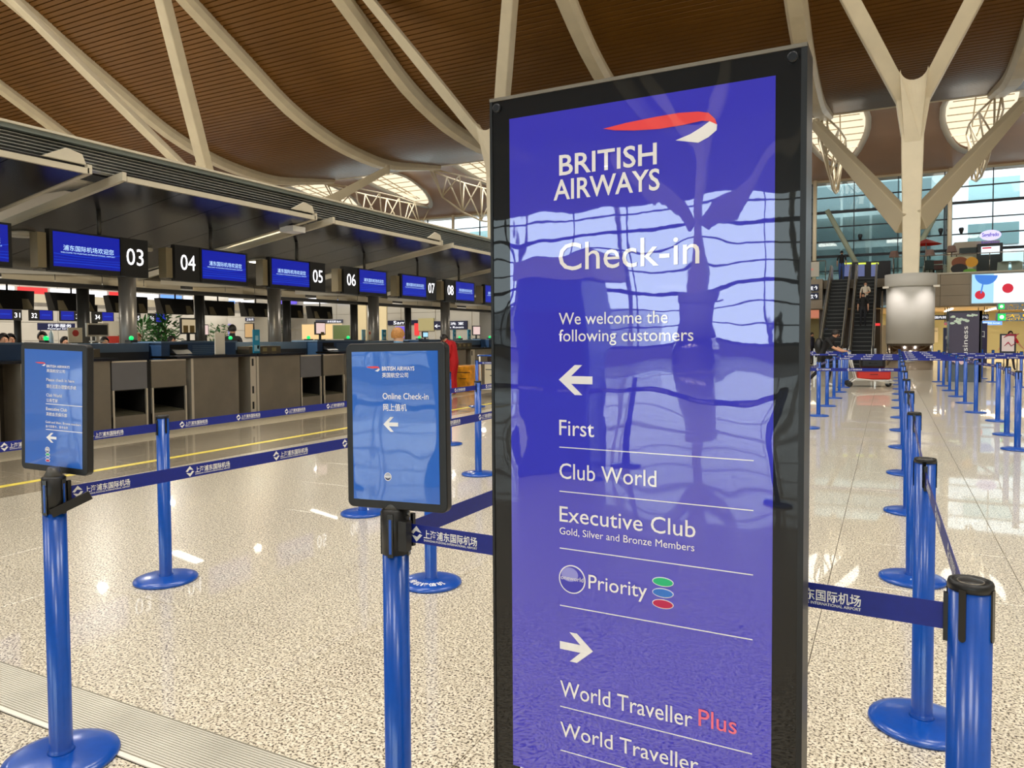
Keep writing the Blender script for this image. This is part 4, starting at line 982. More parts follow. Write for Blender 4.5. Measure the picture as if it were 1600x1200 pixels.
for y in (14, 24, 34): area('hall_fill', (-31, y, 9.5), 4, 6, 700, (1, .93, .82)); area('hall_fill', (-52, y + 4, 11), 6, 8, 1100, (1, .94, .86))  # hall lights are bare fill areas over the far hall, without fixtures

# ---- screens
def swirl(w, h, x0, z0):
    m = M()
    for j, (a, b, c, th) in enumerate(((.02, .10, .32, .012), (.02, .16, .22, .008), (.0, .22, .12, .006), (.55, .12, .55, .010))):
        top = []; bot = []
        for i in range(13):
            u = i / 12; z = z0 + h * (a if j < 3 else .35) * 0 + h * ((.10 + .07 * j) + (c - .2) * .5 * (u - .5) ** 2 * (1 if j % 2 else -1) + .25 * max(0, u - .6) * (j == 3))
            top.append((x0 + u * w, z + th * .5)); bot.append((x0 + u * w, z - th * .5))
        m.prism(bot + top[::-1], .001)
    return m
def screen_unit(num, y0, label, flip, X=-10.5, zb=2.44, detail=True, W=1.55, face=1):
    r = thing('screen_unit', label, 'screen', (X, y0, zb), math.pi / 2, 'numbered counter screens' if X > -30 else 'counter screens of the far island'); H = .59
    M().box((0, 0, 0), (W, .10, H)).obj('housing', BLACKP, r)
    s0, s1 = (.54, W - .05) if flip else (.05, W - .49); n0, n1 = (.07, .43) if flip else (W - .41, W - .05)
    scr = M().box((s0, -.006, .07), (s1, 0, H - .03)).obj('display', SCR, r)
    if detail:
        M().box((s1 + .01 if not flip else s0 - .05, -.012, 0), (s1 + .04 if not flip else s0 - .02, 0, H)).obj('divider', BLACKG, r)
        sw = swirl(s1 - s0, H - .1, s0, .08).obj('display_waves', SCRL, scr, (0, -.009, 0))
        text('浦东国际机场欢迎您', SCRT, scr, s0 + .14, s1 - .10, .31, .075, -.010); text('WELCOME TO PUDONG INTERNATIONAL AIRPORT', SCRT, scr, s0 + .10, s1 - .08, .265, .018, -.010)
        M().tube([(W * .5, .05, H), (W * .5, .05, .955)], .03, 8).obj('hanger', DKPOLE, r)
        M().box((.1, .10, .05), (W - .1, .35, H - .06)).obj('rear_housing', DARK, r)
        M().box((-.14, .04, .04), (-.02, .22, H - .06)).obj('side_case', mat('beige_case', (132, 120, 92), .45) if 'beige_case' not in MATS else MATS['beige_case'], r)
    else:
        M().box((s0 + .1, -.012, H * .5), (s1 - .1, -.006, H * .58)).obj('display_text', SCRL, scr)
    text(num, NUM, r, (n0 + n1) / 2 - .145, (n0 + n1) / 2 + .145, .185 if detail else .15, .25, -.005, 'number', bold=.0)
    return r
for k, (num, y0, fl) in enumerate((('01', 2.2, False), ('02', 4.30, True), ('03', 6.35, False), ('04', 8.40, True), ('05', 10.50, False), ('06', 12.64, True), ('07', 14.76, False), ('08', 16.76, True), ('09', 18.90, False), ('10', 21.0, True))):
    screen_unit(num, y0, 'hanging blue counter screen with lit number %s, %s from the left' % (num, NTH[k]), fl)
# backs of the screens on the far side of the island
for i in range(11):
    y = 11.0 + 2.1 * (i - 2)
    r = thing('hanging_screen', 'dark rear of a hanging screen on the far side, %s from the left' % NTH[i], 'screen', (-25.2, y, 2.48), 0, 'rear sides of far screens')
    M().add([(0, 0, .62), (0, 1.6, .62), (.12, 1.5, 0), (.12, .12, 0), (-.3, 0, .62), (-.3, 1.6, .62), (-.3, 1.5, 0), (-.3, .12, 0)], [(0, 3, 2, 1), (3, 7, 6, 2), (0, 1, 5, 4), (0, 4, 7, 3), (1, 2, 6, 5)]).obj('housing', DARK, r)
    for q in (.2, 1.15): M().add([(.13, q, 0.02), (.13, q + .34, .02), (.05, q + .22, .36), (.05, q + .02, .36)], [(0, 1, 2, 3)]).obj('vent_cover', MATS['beige_case'], r)
    M().tube([(-.1, .8, .6), (-.1, .8, 1.4)], .03, 8).obj('hanger', DKPOLE, r)

# ---- counters
XF = -10.9
def module(k):
    y0 = 7.51 + 4.2 * k; nm = NTH[k + 2] + ' from the left'
    r = thing('baggage_drop', 'steel baggage weighing bay with two dark belt openings, ' + nm, 'counter', (XF, y0, 0), 0, 'baggage bays of the check-in counters')
    for a, b in ((.0, .62), (.70, 1.38)):
        M().box((-.05, a, .66), (0, b * 1, 1.12)).obj('front_panel', STEEL2 if a == 0 else STEEL, r); M().box((-.051, a, 1.10), (.006, b, 1.125)).obj('panel_lip', STEELL, r)
        M().box((-.05, a, .0), (0, b, .24)).obj('plinth', STEEL, r); 
        M().box((-.9, a, .0), (-.05, b, .2)).obj('scale_bed', DARK, r)
        c = M()
        for j in range(16): c.box((-.05 - (j + 1) * .052, a + .02, .23 + j * .003), (-.05 - j * .052 - .012, b - .02, .262 + j * .004))
        stuff(c.obj('belt_ribs', CONV, r)); M().box((-.95, a, .2), (-.9, b, .9)).obj('bay_back', DARK, r)
        M().box((-.9, a - .0, .64), (-.05, b, .66)).obj('bay_roof', DARK, r)
        for e in (a, b - .02): M().box((-.9, e, .0), (-.05, e + .02, .66)).obj('bay_side', DARK, r)
        for e in (a, b - .03): M().box((-.02, e, .0), (.012, e + .03, .66)).obj('edge_strip', STEELL, r)
    M().box((-.9, .62, 0), (-.02, .70, 1.1)).obj('divider', DARK, r)
    r = thing('counter_cabinet', 'tall brushed steel counter cabinet with black top, ' + nm, 'counter', (XF, y0 + 1.46, 0), 0, 'steel cabinets of the check-in counters')
    M().box((-.6, .05, .03), (.02, 1.07, 1.13)).obj('body', STEEL, r); M().box((-.6, 0, .03), (.035, .05, 1.13)).obj('edge_strip', STEELL, r); M().box((-.58, .02, 0), (0, 1.05, .03)).obj('plinth', DARK, r)
    M().box((-.62, -.30, 1.135), (.06, 1.5, 1.175)).obj('worktop', BLACKG, r); M().box((-.5, 1.07, .0), (-.42, 1.5, 1.13)).obj('recess_panel', mat('dark_brown_panel', (46, 38, 28), .45) if 'dark_brown_panel' not in MATS else MATS['dark_brown_panel'], r)
    M().box((-.42, 1.36, 0), (.02, 1.50, 1.13)).obj('service_post', STEELL, r)
    for z in (.12, .42, .95): M().box((.02, 1.40, z), (.026, 1.44, z + .14)).obj('service_slot', DARK, r)
    r = thing('counter_cabinet', 'plain steel counter cabinet beside the dark recess, ' + nm, 'counter', (XF, y0 + 2.97, 0), 0, 'steel cabinets of the check-in counters')
    M().box((-.6, .05, .03), (.02, 1.19, 1.13)).obj('body', STEEL, r); M().box((-.6, 0, .03), (.035, .05, 1.13)).obj('edge_strip', STEELL, r); M().box((-.58, .02, 0), (0, 1.17, .03)).obj('plinth', DARK, r)
    M().box((-.62, .02, 1.135), (.06, 1.30, 1.175)).obj('worktop', BLACKG, r)
    # desks behind
    r = thing('check_in_desk', 'slate blue check-in desk with printer bay, ' + nm, 'desk', (-12.0, y0 + 1.75, 0), 0, 'slate blue check-in desks')
    M().box((-.75, 0, 0), (0, 1.75, 1.40)).obj('body', DESKB, r); M().box((-.78, -.02, 1.40), (.03, 1.77, 1.43)).obj('desk_top', DESKL, r)
    M().box((-.01, .18, 1.17), (.004, .58, 1.37)).obj('printer_bay', DARK, r); M().add([(0, .20, 1.22), (0, .56, 1.22), (.16, .56, 1.19), (.16, .20, 1.19), (0, .20, 1.30), (0, .56, 1.30)], [(0,1,2,3)[::-1],(3,2,5,4),(0,3,4),(1,5,2)]).obj('printer_tray', DESKD, r)
    for j in range(5): M().box((0, .68, 1.19 + j * .035), (.012, 1.30, 1.205 + j * .035)).obj('vent_slat', DESKL, r)
    r = thing('check_in_desk', 'dark low desk with grey blue band, ' + nm, 'desk', (-12.3, y0 - .68, 0), 0, 'dark check-in desks')
    M().box((-.7, 0, 0), (0, 2.4, 1.24)).obj('body', DESKD, r); M().box((-.70, 0, 1.24), (.0, 2.4, 1.40)).obj('band', DESKL, r)
    M().box((.0, .3, 1.17), (.35, 1.2, 1.31)).obj('control_box', WOODB, r)
    for j in range(3): M().box((.35, .4 + j * .27, 1.2), (.355, .52 + j * .27, 1.28)).obj('label_plate', mat('yellowed_plate', (176, 160, 110), .5) if 'yellowed_plate' not in MATS else MATS['yellowed_plate'], r)
for k in range(-2, 7): module(k)
# opposite counters of the island
for k in range(0, 9):
    y = 9 + 4.2 * (k - 1)
    r = thing('rear_desk', 'dark desk on the far side of the island, %s from the left' % NTH[k], 'desk', (-24.4, y, 0), 0, 'desks on the far side of the island')
    M().box((-.6, 0, 0), (0, 3.9, 1.30)).obj('body', DESKD, r); M().box((-.62, 0, 1.30), (.02, 3.9, 1.36)).obj('desk_top', DESKL, r)
cv = thing('baggage_conveyor', 'long dark baggage conveyor in the middle of the island', 'conveyor', (-17.9, -1, 0)); M().box((-.6, 0, .3), (.6, 35, .45)).obj('belt', DARK, cv); M().box((-.7, 0, 0), (-.6, 35, .6)).box((.6, 0, 0), (.7, 35, .6)).obj('side_guard', STEEL, cv)

# ---- things standing on the counters
def monitor(px, py0, py1, w, X, label, scr, flat=False, body=BLACKP):
    p = at(px, py1, X=X); q = at(px, py0, X=X); t = thing('monitor', label, 'monitor', (X, p.y, 1.43 if X > -20 else 1.37)); zb = t.location.z; h0 = max(p.z, zb + .05) - zb; h1 = q.z - zb
    M().box((-.02, -w / 2, h0), (.02, w / 2, h1)).obj('bezel', body, t); M().box((.02, -w / 2 + .025, h0 + .03), (.024, w / 2 - .025, h1 - .03)).obj('screen', scr, t)
    M().box((-.08, -.1, 0), (.08, .1, .02)).box((-.015, -.03, .02), (.015, .03, h0 + .02)).obj('stand', body, t)
    return t
MPK = emi('lit_pale_pink', (236, 206, 200), 1.0); MBE = emi('lit_beige_map', (196, 176, 140), .9)
t = monitor(294, 497, 522, .36, -12.3, 'black framed monitor with two brown pictures left of the second column', MBE)
for q in (-.13, .02): M().box((.025, q, .17), (.028, q + .11, .31)).obj('picture', mat('olive_brown', (110, 84, 20), .5) if 'olive_brown' not in MATS else MATS['olive_brown'], t)
t = monitor(500, 503, 523, .36, -12.3, 'monitor with pale pink picture between the middle columns', MPK); M().box((.025, .0, .12), (.028, .12, .2)).obj('picture', MATS['olive_brown'], t)
t = monitor(152, 505, 526, .40, -12.3, 'grey monitor with dark screen left of column', BLACKG, body=OFFW)
t = monitor(744, 509, 524, .5, -12.3, 'monitor with pink landscape picture near the big sign', MPK)
t = monitor(322, 507, 524, .22, -24.6, 'small monitor with orange picture beyond the island', MPK)
t = monitor(664, 518, 528, .3, -12.6, 'small tablet screen left of the column by the red jacket', ADC)
def card(px, py0, py1, w, X, zb, label, m, extra=None, lean=0):
    q = at(px, py0, X=X); t = thing('display_card', label, 'sign', (X, q.y, zb)); h = q.z - zb
    M().box((-.012, -w / 2, .01), (.012, w / 2, h)).obj('card', m, t); M().box((-.05, -w / 2, 0), (.05, w / 2, .012)).obj('foot', BLACKP, t)
    if extra:
        for (a, b, c, d, mm) in extra: M().box((.012, -w / 2 + a * w, b * h), (.016, -w / 2 + c * w, d * h)).obj('print', mm, t)
    return t
REDP = mat('red_print_small', (196, 60, 50), .5); TEAL = mat('teal_print', (20, 140, 180), .4); PALE = mat('pale_blue_print', (150, 200, 216), .5)
card(343, 520, 548, .22, -11.1, 1.175, 'blank white card standing on the steel counter', OFFW)
t = card(117, 512, 536, .24, -12.2, 1.41, 'cream notice card with round red emblem', mat('cream_card', (232, 220, 194), .5)); o = M().lathe([(.055, 0), (.055, .004)], 20).obj('emblem', REDP, t); o.rotation_euler = (0, math.pi / 2, 0); o.location = (.013, 0, .17)
card(577, 516, 534, .14, -12.2, 1.41, 'small cream notice card left of the third column', MATS['cream_card'], [(.3, .6, .7, .85, REDP)])
for i, (px, w) in enumerate(((400, .17), (568, .14), (600, .18), (710, .16), (733, .18))):
    t = card(px, 515, 540, w, -11.3 if i == 0 else -12.2, 1.175 if i == 0 else 1.41, ['teal leaflet stand on the steel counter', 'pale blue leaflet stand beside the cream card', 'teal leaflet stand left of the blond person', 'teal leaflet stand behind the red jacket', 'pale teal leaflet stand near the big sign'][i], TEAL if i != 1 else PALE, [(.1, .1, .9, .35, PALE), (.55, .2, .85, .34, REDP), (.3, .55, .75, .75, PALE)])
for i, (px, X) in enumerate(((72, -12.6), (205, -12.6), (360, -13.0), (482, -12.5), (544, -12.5), (655, -12.6), (718, -12.6), (765, -12.3))):
    p = at(px, 526, X=X); t = thing('passport_reader', '%s green lit passport reader from the left on the desks' % NTH[i], 'device', (X, p.y, 1.41), 0, 'green lit readers on the desks')
    M().box((-.08, -.07, 0), (.08, .07, .05)).obj('body', BLACKP, t); M().ball((0, 0, .085), .045, 10, 6).obj('lit_window', GLED, t)
p = at(160, 540, X=-12.2)
t = thing('water_bottle', 'clear plastic water bottle on the desk left of the notice card', 'bottle', (-12.4, at(80, 525, X=-12.4).y, 1.42)); M().lathe([(.032, 0), (.032, .15), (.012, .19), (.012, .21)], 12).obj('bottle', mat('pale_plastic', (190, 210, 214), .2), t); M().lathe([(.014, .21), (.014, .23)], 10).obj('cap', WHITE, t)
# potted plants on and behind the island
def plant(x, y, z0, h, w, n, label, leafl=.22, pot=True):
    t = thing('potted_plant', label, 'plant', (x, y, z0)); G1 = MATS.get('leaf_green') or tint(mat('leaf_green', (38, 92, 30), .45), 6, .35); 
    M().lathe([(.14, 0), (.19, .3), (.17, .3)], 16).obj('pot', mat('pale_pot', (206, 196, 176), .5) if 'pale_pot' not in MATS else MATS['pale_pot'], t)
    M().tube([(0, 0, .25), (.02, 0, h * .5), (0, .02, h * .8)], .02, 6).obj('stem', MATS.get('stem_brown') or mat('stem_brown', (80, 60, 34), .7), t)
    lf = M().add([(0, 0, 0), (.05, leafl * .45, .015), (0, leafl, -.02), (-.05, leafl * .45, .015), (0, leafl * .5, -.012)], [(0, 1, 4), (0, 4, 3), (1, 2, 4), (4, 2, 3)]).mesh('leaf', G1)
    rr = random.Random(int(x * 100 + y * 10))
    for i in range(n):
        a = rr.uniform(0, 2 * math.pi); q = rr.random(); zz = h * (.3 + .65 * q); rad = w * rr.uniform(0, .55) * (1 - .5 * abs(q - .4))
        o = put('leaf', lf, t, (rad * math.cos(a), rad * math.sin(a), zz)); o.rotation_euler = (rr.uniform(-.5, 1.1), rr.uniform(-.5, .5), a - math.pi / 2 + rr.uniform(-.5, .5))
p = at(222, 520, X=-30); plant(-30, p.y, 0, 2.4, 1.5, 240, 'bushy palm plant behind the desks right of the first column', .55)
p = at(237, 520, X=-30); plant(-30.0, p.y + .5, 0, 2.2, 1.3, 160, 'second palm plant behind the desks', .55)
p = at(257, 520, X=-20.5); plant(-20.5, p.y, .0, 2.35, 1.1, 260, 'dense dark leaved plant beside the monitor', .26)
p = at(342, 520, X=-27.5); plant(-27.5, p.y, .0, 2.25, 1.1, 160, 'dark flowering plant behind the white card', .3)
p = at(438, 515, X=-24); plant(-24.0, p.y, 1.30, 1.25, .7, 80, 'tall plant between the grey columns', .26)
p = at(193, 520, X=-30); plant(-30, p.y, 0, 2.1, .7, 40, 'small plant left of the first column', .4)

# ---- far island and left wall
fi = thing('far_canopy', 'dark canopy of the next check-in island', 'canopy', (-41, 8, 0)); M().box((-5, 0, 3.55), (.6, 36, 3.85)).obj('deck', CANOPY, fi); M().box((.6, 0, 3.5), (.7, 36, 3.95)).obj('front_rim', CREAMP, fi)
for i in range(7): M().lathe([(.18, 0), (.18, 3.6)], 12, (-3.2, 3 + i * 4.6, 0)).obj('column', DKPOLE, fi)
for i, (num, px, fl) in enumerate((('31', -6, False), ('32', 46, True), ('33', 94, False), ('34', 146, True), ('35', 190, False), ('36', 232, True))):
    p = at(px, 494, X=-41); screen_unit(num, p.y, 'small distant blue screen numbered %s on the next island, %s from the left' % (num, NTH[i]), fl, -41, 2.55, False, 1.27)
fc = thing('far_counter_row', 'grey counter row of the next check-in island', 'counter', (-41.5, 10, 0)); M().box((-.8, 0, 0), (0, 33, 1.2)).obj('body', STEEL2, fc); M().box((-.85, 0, 1.2), (.05, 33, 1.26)).obj('worktop', DESKL, fc)
wl = sempty('wall_left_panels', 'light grey wall cladding at the left end')
pm = M().box((0, 0, 0), (.06, 2.96, 1.46)).mesh('panel', GREYW)
for i in range(24):
    for j in range(5): put('panel', pm, wl, (-61.98, 8 + i * 3, j * 1.5))
we = sempty('wall_far_panels', 'light grey wall cladding below the far windows')
pm = M().box((0, -.06, 0), (2.96, 0, 1.1)).mesh('panel', GREYW)
for i in range(15):
    for j in range(4): put('panel', pm, we, (-61.8 + i * 3, 44.7, j * 1.12))
# bright advert strip high on the left wall
seq = [WHITEL, WHITEL, WHITEL, REDL, WHITEL, WHITEL, REDL, WHITEL, BLUEL, WHITEL, BLUEL, WHITEL]
for i in range(12):
    y = 27 + i * 2.6; zz = 5.35
    t = thing('lit_advert', 'lit advert strip high on the left wall, %s from the left' % NTH[i], 'advert', (-61.9, y, zz - .3), 0, 'lit adverts on the left wall')
    M().box((.0, 0, 0), (.12, 2.3, .75)).obj('lightbox', seq[i], t)
for i in range(10):
    x = -58 + i * 3.4
    t = thing('lit_advert', 'lit advert strip on the far wall, %s from the left' % NTH[i], 'advert', (x, 44.5, 4.35 - .02 * i), 0, 'lit adverts on the far wall')
    M().box((0, 0, 0), (2.6, .1, .42)).obj('lightbox', [BLUEL, WHITEL, BLUEL, WHITEL, PURP, WHITEL, BLUEL, WHITEL, SIGNG, WHITEL][i], t)
# signs and shops on the far wall
def fw(px0, py0, px1, py1, Y=44.4): a = pz(px0, py1, Y); b = pz(px1, py0, Y); return a, b
a, b = fw(676, 501, 728, 515); simple_sign('direction_sign', 'dark sign with white left arrow and restroom lettering on pale wall', 'sign', a, b, 44.54, MATS['navy_sign'], [('←', .03, .2, .2, .6), ('盥 洗 室', .28, .9, .55, .3), ('Bank Room', .28, .9, .14, .22)], WHITEL)
a, b = fw(604, 500, 650, 508); simple_sign('shop_sign', 'dark shop sign with glowing white lettering', 'sign', a, b, 44.54, MATS['navy_sign'], [('Sams', .2, .72, .15, .7)], WHITEL)
a, b = fw(491, 499, 533, 505); simple_sign('shop_sign', 'grey shop band with small white lettering', 'sign', a, b, 44.54, mat('grey_blue_band', (92, 98, 120), .4), [('外币兑换 Bank', .45, .95, .15, .6)], WHITEL)
a, b = fw(381, 496, 396, 502, 44.4); simple_sign('direction_sign', 'small dark sign on the grey wall above a doorway', 'sign', a, b, 44.54, MATS['navy_sign'], [('卫生间', .15, .85, .2, .6)], WHITEL)
a, b = fw(470, 506, 532, 530); simple_sign('shop_display', 'warm lit shop front with green glass behind the monitor', 'shop', a, b, 44.54, WARM, [], WHITE, OFFW)
a, b = fw(519, 508, 545, 530); simple_sign('glass_booth', 'green glazed booth beside the warm shop', 'booth', a, b, 44.52, mat('green_glass_wall', (128, 150, 100), .3), [], WHITE, OFFW)
a, b = fw(617, 510, 631, 528); simple_sign('shop_poster', 'lit purple and white poster behind the blond person', 'poster', a, b, 44.52, PURP, [], WHITE, WHITE)
a, b = fw(646, 505, 652, 524); simple_sign('hanging_banner', 'red and white hanging banner', 'banner', a, b, 44.52, REDL, [], WHITE)
a, b = fw(652, 497, 676, 517); simple_sign('wall_panel', 'olive yellow wall panel left of the restroom sign', 'panel', a, b, 44.53, YWALL, [], WHITE)
a, b = fw(381, 506, 393, 527); simple_sign('doorway', 'warm lit doorway in the grey wall', 'doorway', a, b, 44.54, emi('lit_tan', (226, 180, 120), .8), [], WHITE, DARKM)
a, b = fw(317, 506, 356, 530, 44.3); simple_sign('wall_advert', 'purple and white lit wall advert behind the plant', 'poster', a, b, 44.52, emi('lit_lavender', (170, 160, 226), .9), [], WHITE)
a, b = fw(398, 495, 419, 530, 40); simple_sign('square_pier', 'wide pale square pier right of the doorway', 'pillar', (a[0], 0), (b[0], 4.5), 40, OFFW, [], WHITE)
a, b = fw(586, 498, 604, 530, 42); simple_sign('square_pier', 'wide cream square pier left of the shop sign', 'pillar', (a[0], 0), (b[0], 4.3), 42, mat('cream_pier', (226, 210, 170), .5), [], WHITE)
a, b = fw(552, 496, 572, 530, 42); simple_sign('square_pier', 'wide tan square pier right of the green booth', 'pillar', (a[0], 0), (b[0], 4.3), 42, MATS['cream_pier'], [], WHITE)
p = at(85, 512, X=-56); t = thing('service_sign', 'dark banner sign with pale lettering behind the desks', 'sign', (-56, p.y - 1, 0), math.pi / 2)
M().box((-.2, 0, at(85, 516, X=-56).z), (2.6, .1, at(85, 505, X=-56).z)).obj('board', MATS['navy_sign'], t); text('行李服务', WHITEL, t, .5, 2.3, at(85, 511, X=-56).z, .24, -.02); text('Passenger Service', WHITEL, t, .5, 2.3, at(85, 514.5, X=-56).z, .1, -.02)
for s in (0, 2.4): M().tube([(s, .05, 0), (s, .05, at(85, 505, X=-56).z)], .04).obj('leg', DARKM, t)
p = at(173, 515, X=-30); t = thing('roll_banner', 'white and red roll up banner left of the first column', 'banner', (-30, p.y - .4, 0)); zt = at(173, 502, X=-30).z
M().box((0, 0, 0), (.04, .85, zt)).obj('sheet', OFFW, t); M().box((.04, .1, .3), (.05, .75, zt * .72)).obj('print', REDP, t)

# ------------------------------------------------------------------ kiosk behind the viewer (seen in the sign glass)
t = thing('ticket_kiosk', 'tall blue kiosk behind the viewer', 'kiosk', (-3.35, -4.5, 0)); bev(M().box((-.4, -.3, 0), (.4, .3, 2.05)).obj('body', BLUE, t), .02); M().box((-.3, .3, 1.1), (.3, .32, 1.7)).obj('screen', BLACKG, t); M().box((-.5, -.35, 2.05), (.5, .35, 2.3)).obj('head', OFFW, t)

# ------------------------------------------------------------------ people
SKIN = mat('skin', (214, 160, 128), .5); SKIN2 = mat('skin_light', (232, 186, 156), .5); HAIRD = mat('dark_hair', (24, 18, 16), .55); HAIRB = tint(mat('blond_hair', (176, 122, 62), .5), 60, .3)
CL = {}
def cloth(name, rgb):
    if name not in CL: CL[name] = tint(mat(name, rgb, .75), 9, .12, bump=.3, bscale=14)
    return CL[name]
BASE = dict(pelvis=(0, 0, .95), spine=(0, 0, 1.12), chest=(0, .01, 1.32), neck=(0, .0, 1.47), head=(0, -.01, 1.56), crown=(0, -.005, 1.66),
            shL=(.17, 0, 1.41), elL=(.23, .03, 1.14), wrL=(.24, -.04, .90), hdL=(.24, -.06, .84), hiL=(.09, 0, .90), knL=(.10, -.02, .50), anL=(.10, .02, .09), toL=(.12, -.13, .035))
for k in list(BASE):
    if k.endswith('L'): x, y, z = BASE[k]; BASE[k[:-1] + 'R'] = (-x, y, z)
RAD = dict(pelvis=.135, spine=.125, chest=.145, neck=.055, head=.078, crown=.072, sh=.062, el=.044, wr=.028, hd=.030, hi=.092, kn=.060, an=.042, to=.034)
EDG = [('pelvis', 'spine', 'shirt'), ('spine', 'chest', 'shirt'), ('chest', 'neck', 'shirt'), ('neck', 'head', 'skin'), ('head', 'crown', 'skin')]
for s in 'LR': EDG += [('chest', 'sh' + s, 'shirt'), ('sh' + s, 'el' + s, 'sleeve'), ('el' + s, 'wr' + s, 'fore'), ('wr' + s, 'hd' + s, 'skin'), ('pelvis', 'hi' + s, 'pants'), ('hi' + s, 'kn' + s, 'pants'), ('kn' + s, 'an' + s, 'pants'), ('an' + s, 'to' + s, 'shoe')]
def person(x, y, rz, label, pose=None, h=1.7, shirt=None, pants=None, shoe=None, fore='skin', hair=None, skin=None, long_hair=False, wide=1.0, z=0, hairf=1.0):
    J = {k: Vector(v) for k, v in BASE.items()}
    for k, v in (pose or {}).items(): J[k] = Vector(v)
    sc = h / 1.74; skin = skin or SKIN; hair = hair or HAIRD; shirt = shirt or cloth('grey_cloth', (90, 90, 90)); pants = pants or cloth('dark_trousers', (30, 32, 40)); shoe = shoe or cloth('dark_shoes', (24, 22, 22))
    r = thing('person', label, 'person', (x, y, z), rz); r.scale = (sc, sc, sc)
    keys = list(J); vid = {k: i for i, k in enumerate(keys)}
    V = [J[k] for k in keys]; E = [(vid[a], vid[b]) for a, b, _ in EDG]; RR = [RAD.get(k, RAD.get(k[:-1], .05)) * (wide if k in ('pelvis', 'spine', 'chest') or k[:-1] in ('sh', 'hi', 'el') else 1) for k in keys]
    for s in 'LR':       # five fingers
        d = (J['hd' + s] - J['wr' + s]).normalized(); side = d.cross(Vector((0, 1, 0))); side = side.normalized() if side.length > .1 else Vector((1, 0, 0)); pal = side.cross(d)
        for j, (off, ln) in enumerate(((-.024, .055), (-.008, .068), (.008, .064), (.024, .048))):
            b = J['hd' + s] + side * 0 + pal * off; V += [b + d * .02, b + d * (.02 + ln * .55), b + d * (.02 + ln) + side * .014 * (1 if s == 'L' else -1) * -1]; n_ = len(V)
            E += [(vid['hd' + s], n_ - 3), (n_ - 3, n_ - 2), (n_ - 2, n_ - 1)]; RR += [.0115, .0095, .008]
        V += [J['wr' + s] + d * .03 + pal * .03, J['wr' + s] + d * .065 + pal * .05]; n_ = len(V); E += [(vid['wr' + s], n_ - 2), (n_ - 2, n_ - 1)]; RR += [.013, .010]
    me = bpy.data.meshes.new('body'); me.from_pydata(V, E, []); o = bpy.data.objects.new('body', me); COL.objects.link(o)
    sk = o.modifiers.new('skin', 'SKIN'); sk.use_smooth_shade = True; o.modifiers.new('sub', 'SUBSURF').levels = 1
    for i, sv in enumerate(me.skin_vertices[0].data): sv.radius = (RR[i], RR[i] * (.78 if i < len(keys) and keys[i] in ('pelvis', 'spine', 'chest') else 1)); sv.use_root = (i == vid['pelvis'])
    dg = bpy.context.evaluated_depsgraph_get(); ev = bpy.data.meshes.new_from_object(o.evaluated_get(dg)); o.modifiers.clear(); o.data = ev; bpy.data.meshes.remove(me)
    ev.materials.clear(); slot = dict(skin=skin, shirt=shirt, sleeve=shirt, fore=(skin if fore == 'skin' else shirt), pants=pants, shoe=shoe); names_ = list(slot)
    for k in names_: ev.materials.append(slot[k])
    segs = [(J[a], J[b], names_.index(m)) for a, b, m in EDG]
    mi = []
    for p in ev.polygons:
        c = p.center; best = (9, 0)
        for a, b, m in segs:
            ab = b - a; t = max(0, min(1, (c - a).dot(ab) / ab.length_squared)); dd = (c - a - ab * t).length
            if names_[m] in ('shirt', 'pants'): dd -= .02
            if dd < best[0]: best = (dd, m)
        mi.append(best[1])
    ev.polygons.foreach_set('material_index', mi); ev.polygons.foreach_set('use_smooth', [True] * len(mi)); o.parent = r
    hd = J['head']; cr = J['crown']; up = (cr - hd).normalized(); fw_ = (J['head'] - J['neck']); F = Vector((0, -1, 0)); F = (F - up * F.dot(up)).normalized()
    if pose and 'face' in pose: F = Vector(pose['face']).normalized(); F = (F - up * F.dot(up)).normalized()
    Rt = up.cross(F).normalized(); mt = Matrix((Rt, F, up)).transposed().to_4x4(); mt.translation = hd + up * .045
    hm = M(); n = 14; mm = 8; vs = []; fs = []
    for i in range(mm + 1):
        th = math.pi * .62 * i / mm
        for k in range(n):
            a = 2 * math.pi * k / n; yy_ = math.cos(a); rr = .098 * math.sin(th) * hairf
            lim = 1.0 if yy_ < .35 else max(.45, 1 - (yy_ - .35) * .8); t2 = th * lim
            vs.append(mt @ Vector((.094 * hairf * math.sin(t2) * math.sin(a), .108 * hairf * math.sin(t2) * yy_ - .008, .115 * hairf * math.cos(t2) + .002)))
    for i in range(mm):
        for k in range(n): k2 = (k + 1) % n; fs.append((i*n+k, (i+1)*n+k, (i+1)*n+k2, i*n+k2))
    hm.add(vs, fs, True)
    if long_hair: hm.tube([mt @ Vector((0, -.07, .04)), mt @ Vector((0, -.09, -.08)), mt @ Vector((0, -.10, -.2))], [.08, .085, .05], 10)
    hm.obj('hair', hair, r)
    e = M()
    for s in (-1, 1): e.ball(mt @ Vector((s * .03, .082, -.002)), .009, 8, 5)
    e.obj('eyes', HAIRD, r); M().tube([mt @ Vector((0, .085, .01)), mt @ Vector((0, .104, -.028)), mt @ Vector((0, .085, -.034))], [.006, .013, .008], 6).obj('nose', skin, r)
    M().tube([mt @ Vector((-.02, .083, -.058)), mt @ Vector((0, .090, -.06)), mt @ Vector((.02, .083, -.058))], .005, 6).obj('mouth', REDP, r)
    for s in (-1, 1): M().ball(mt @ Vector((s * .082, .0, -.01)), .022, 8, 6, (.4, .8, 1.3)).obj('ear', skin, r)
    return r
BLK = cloth('black_tshirt', (20, 20, 22)); 
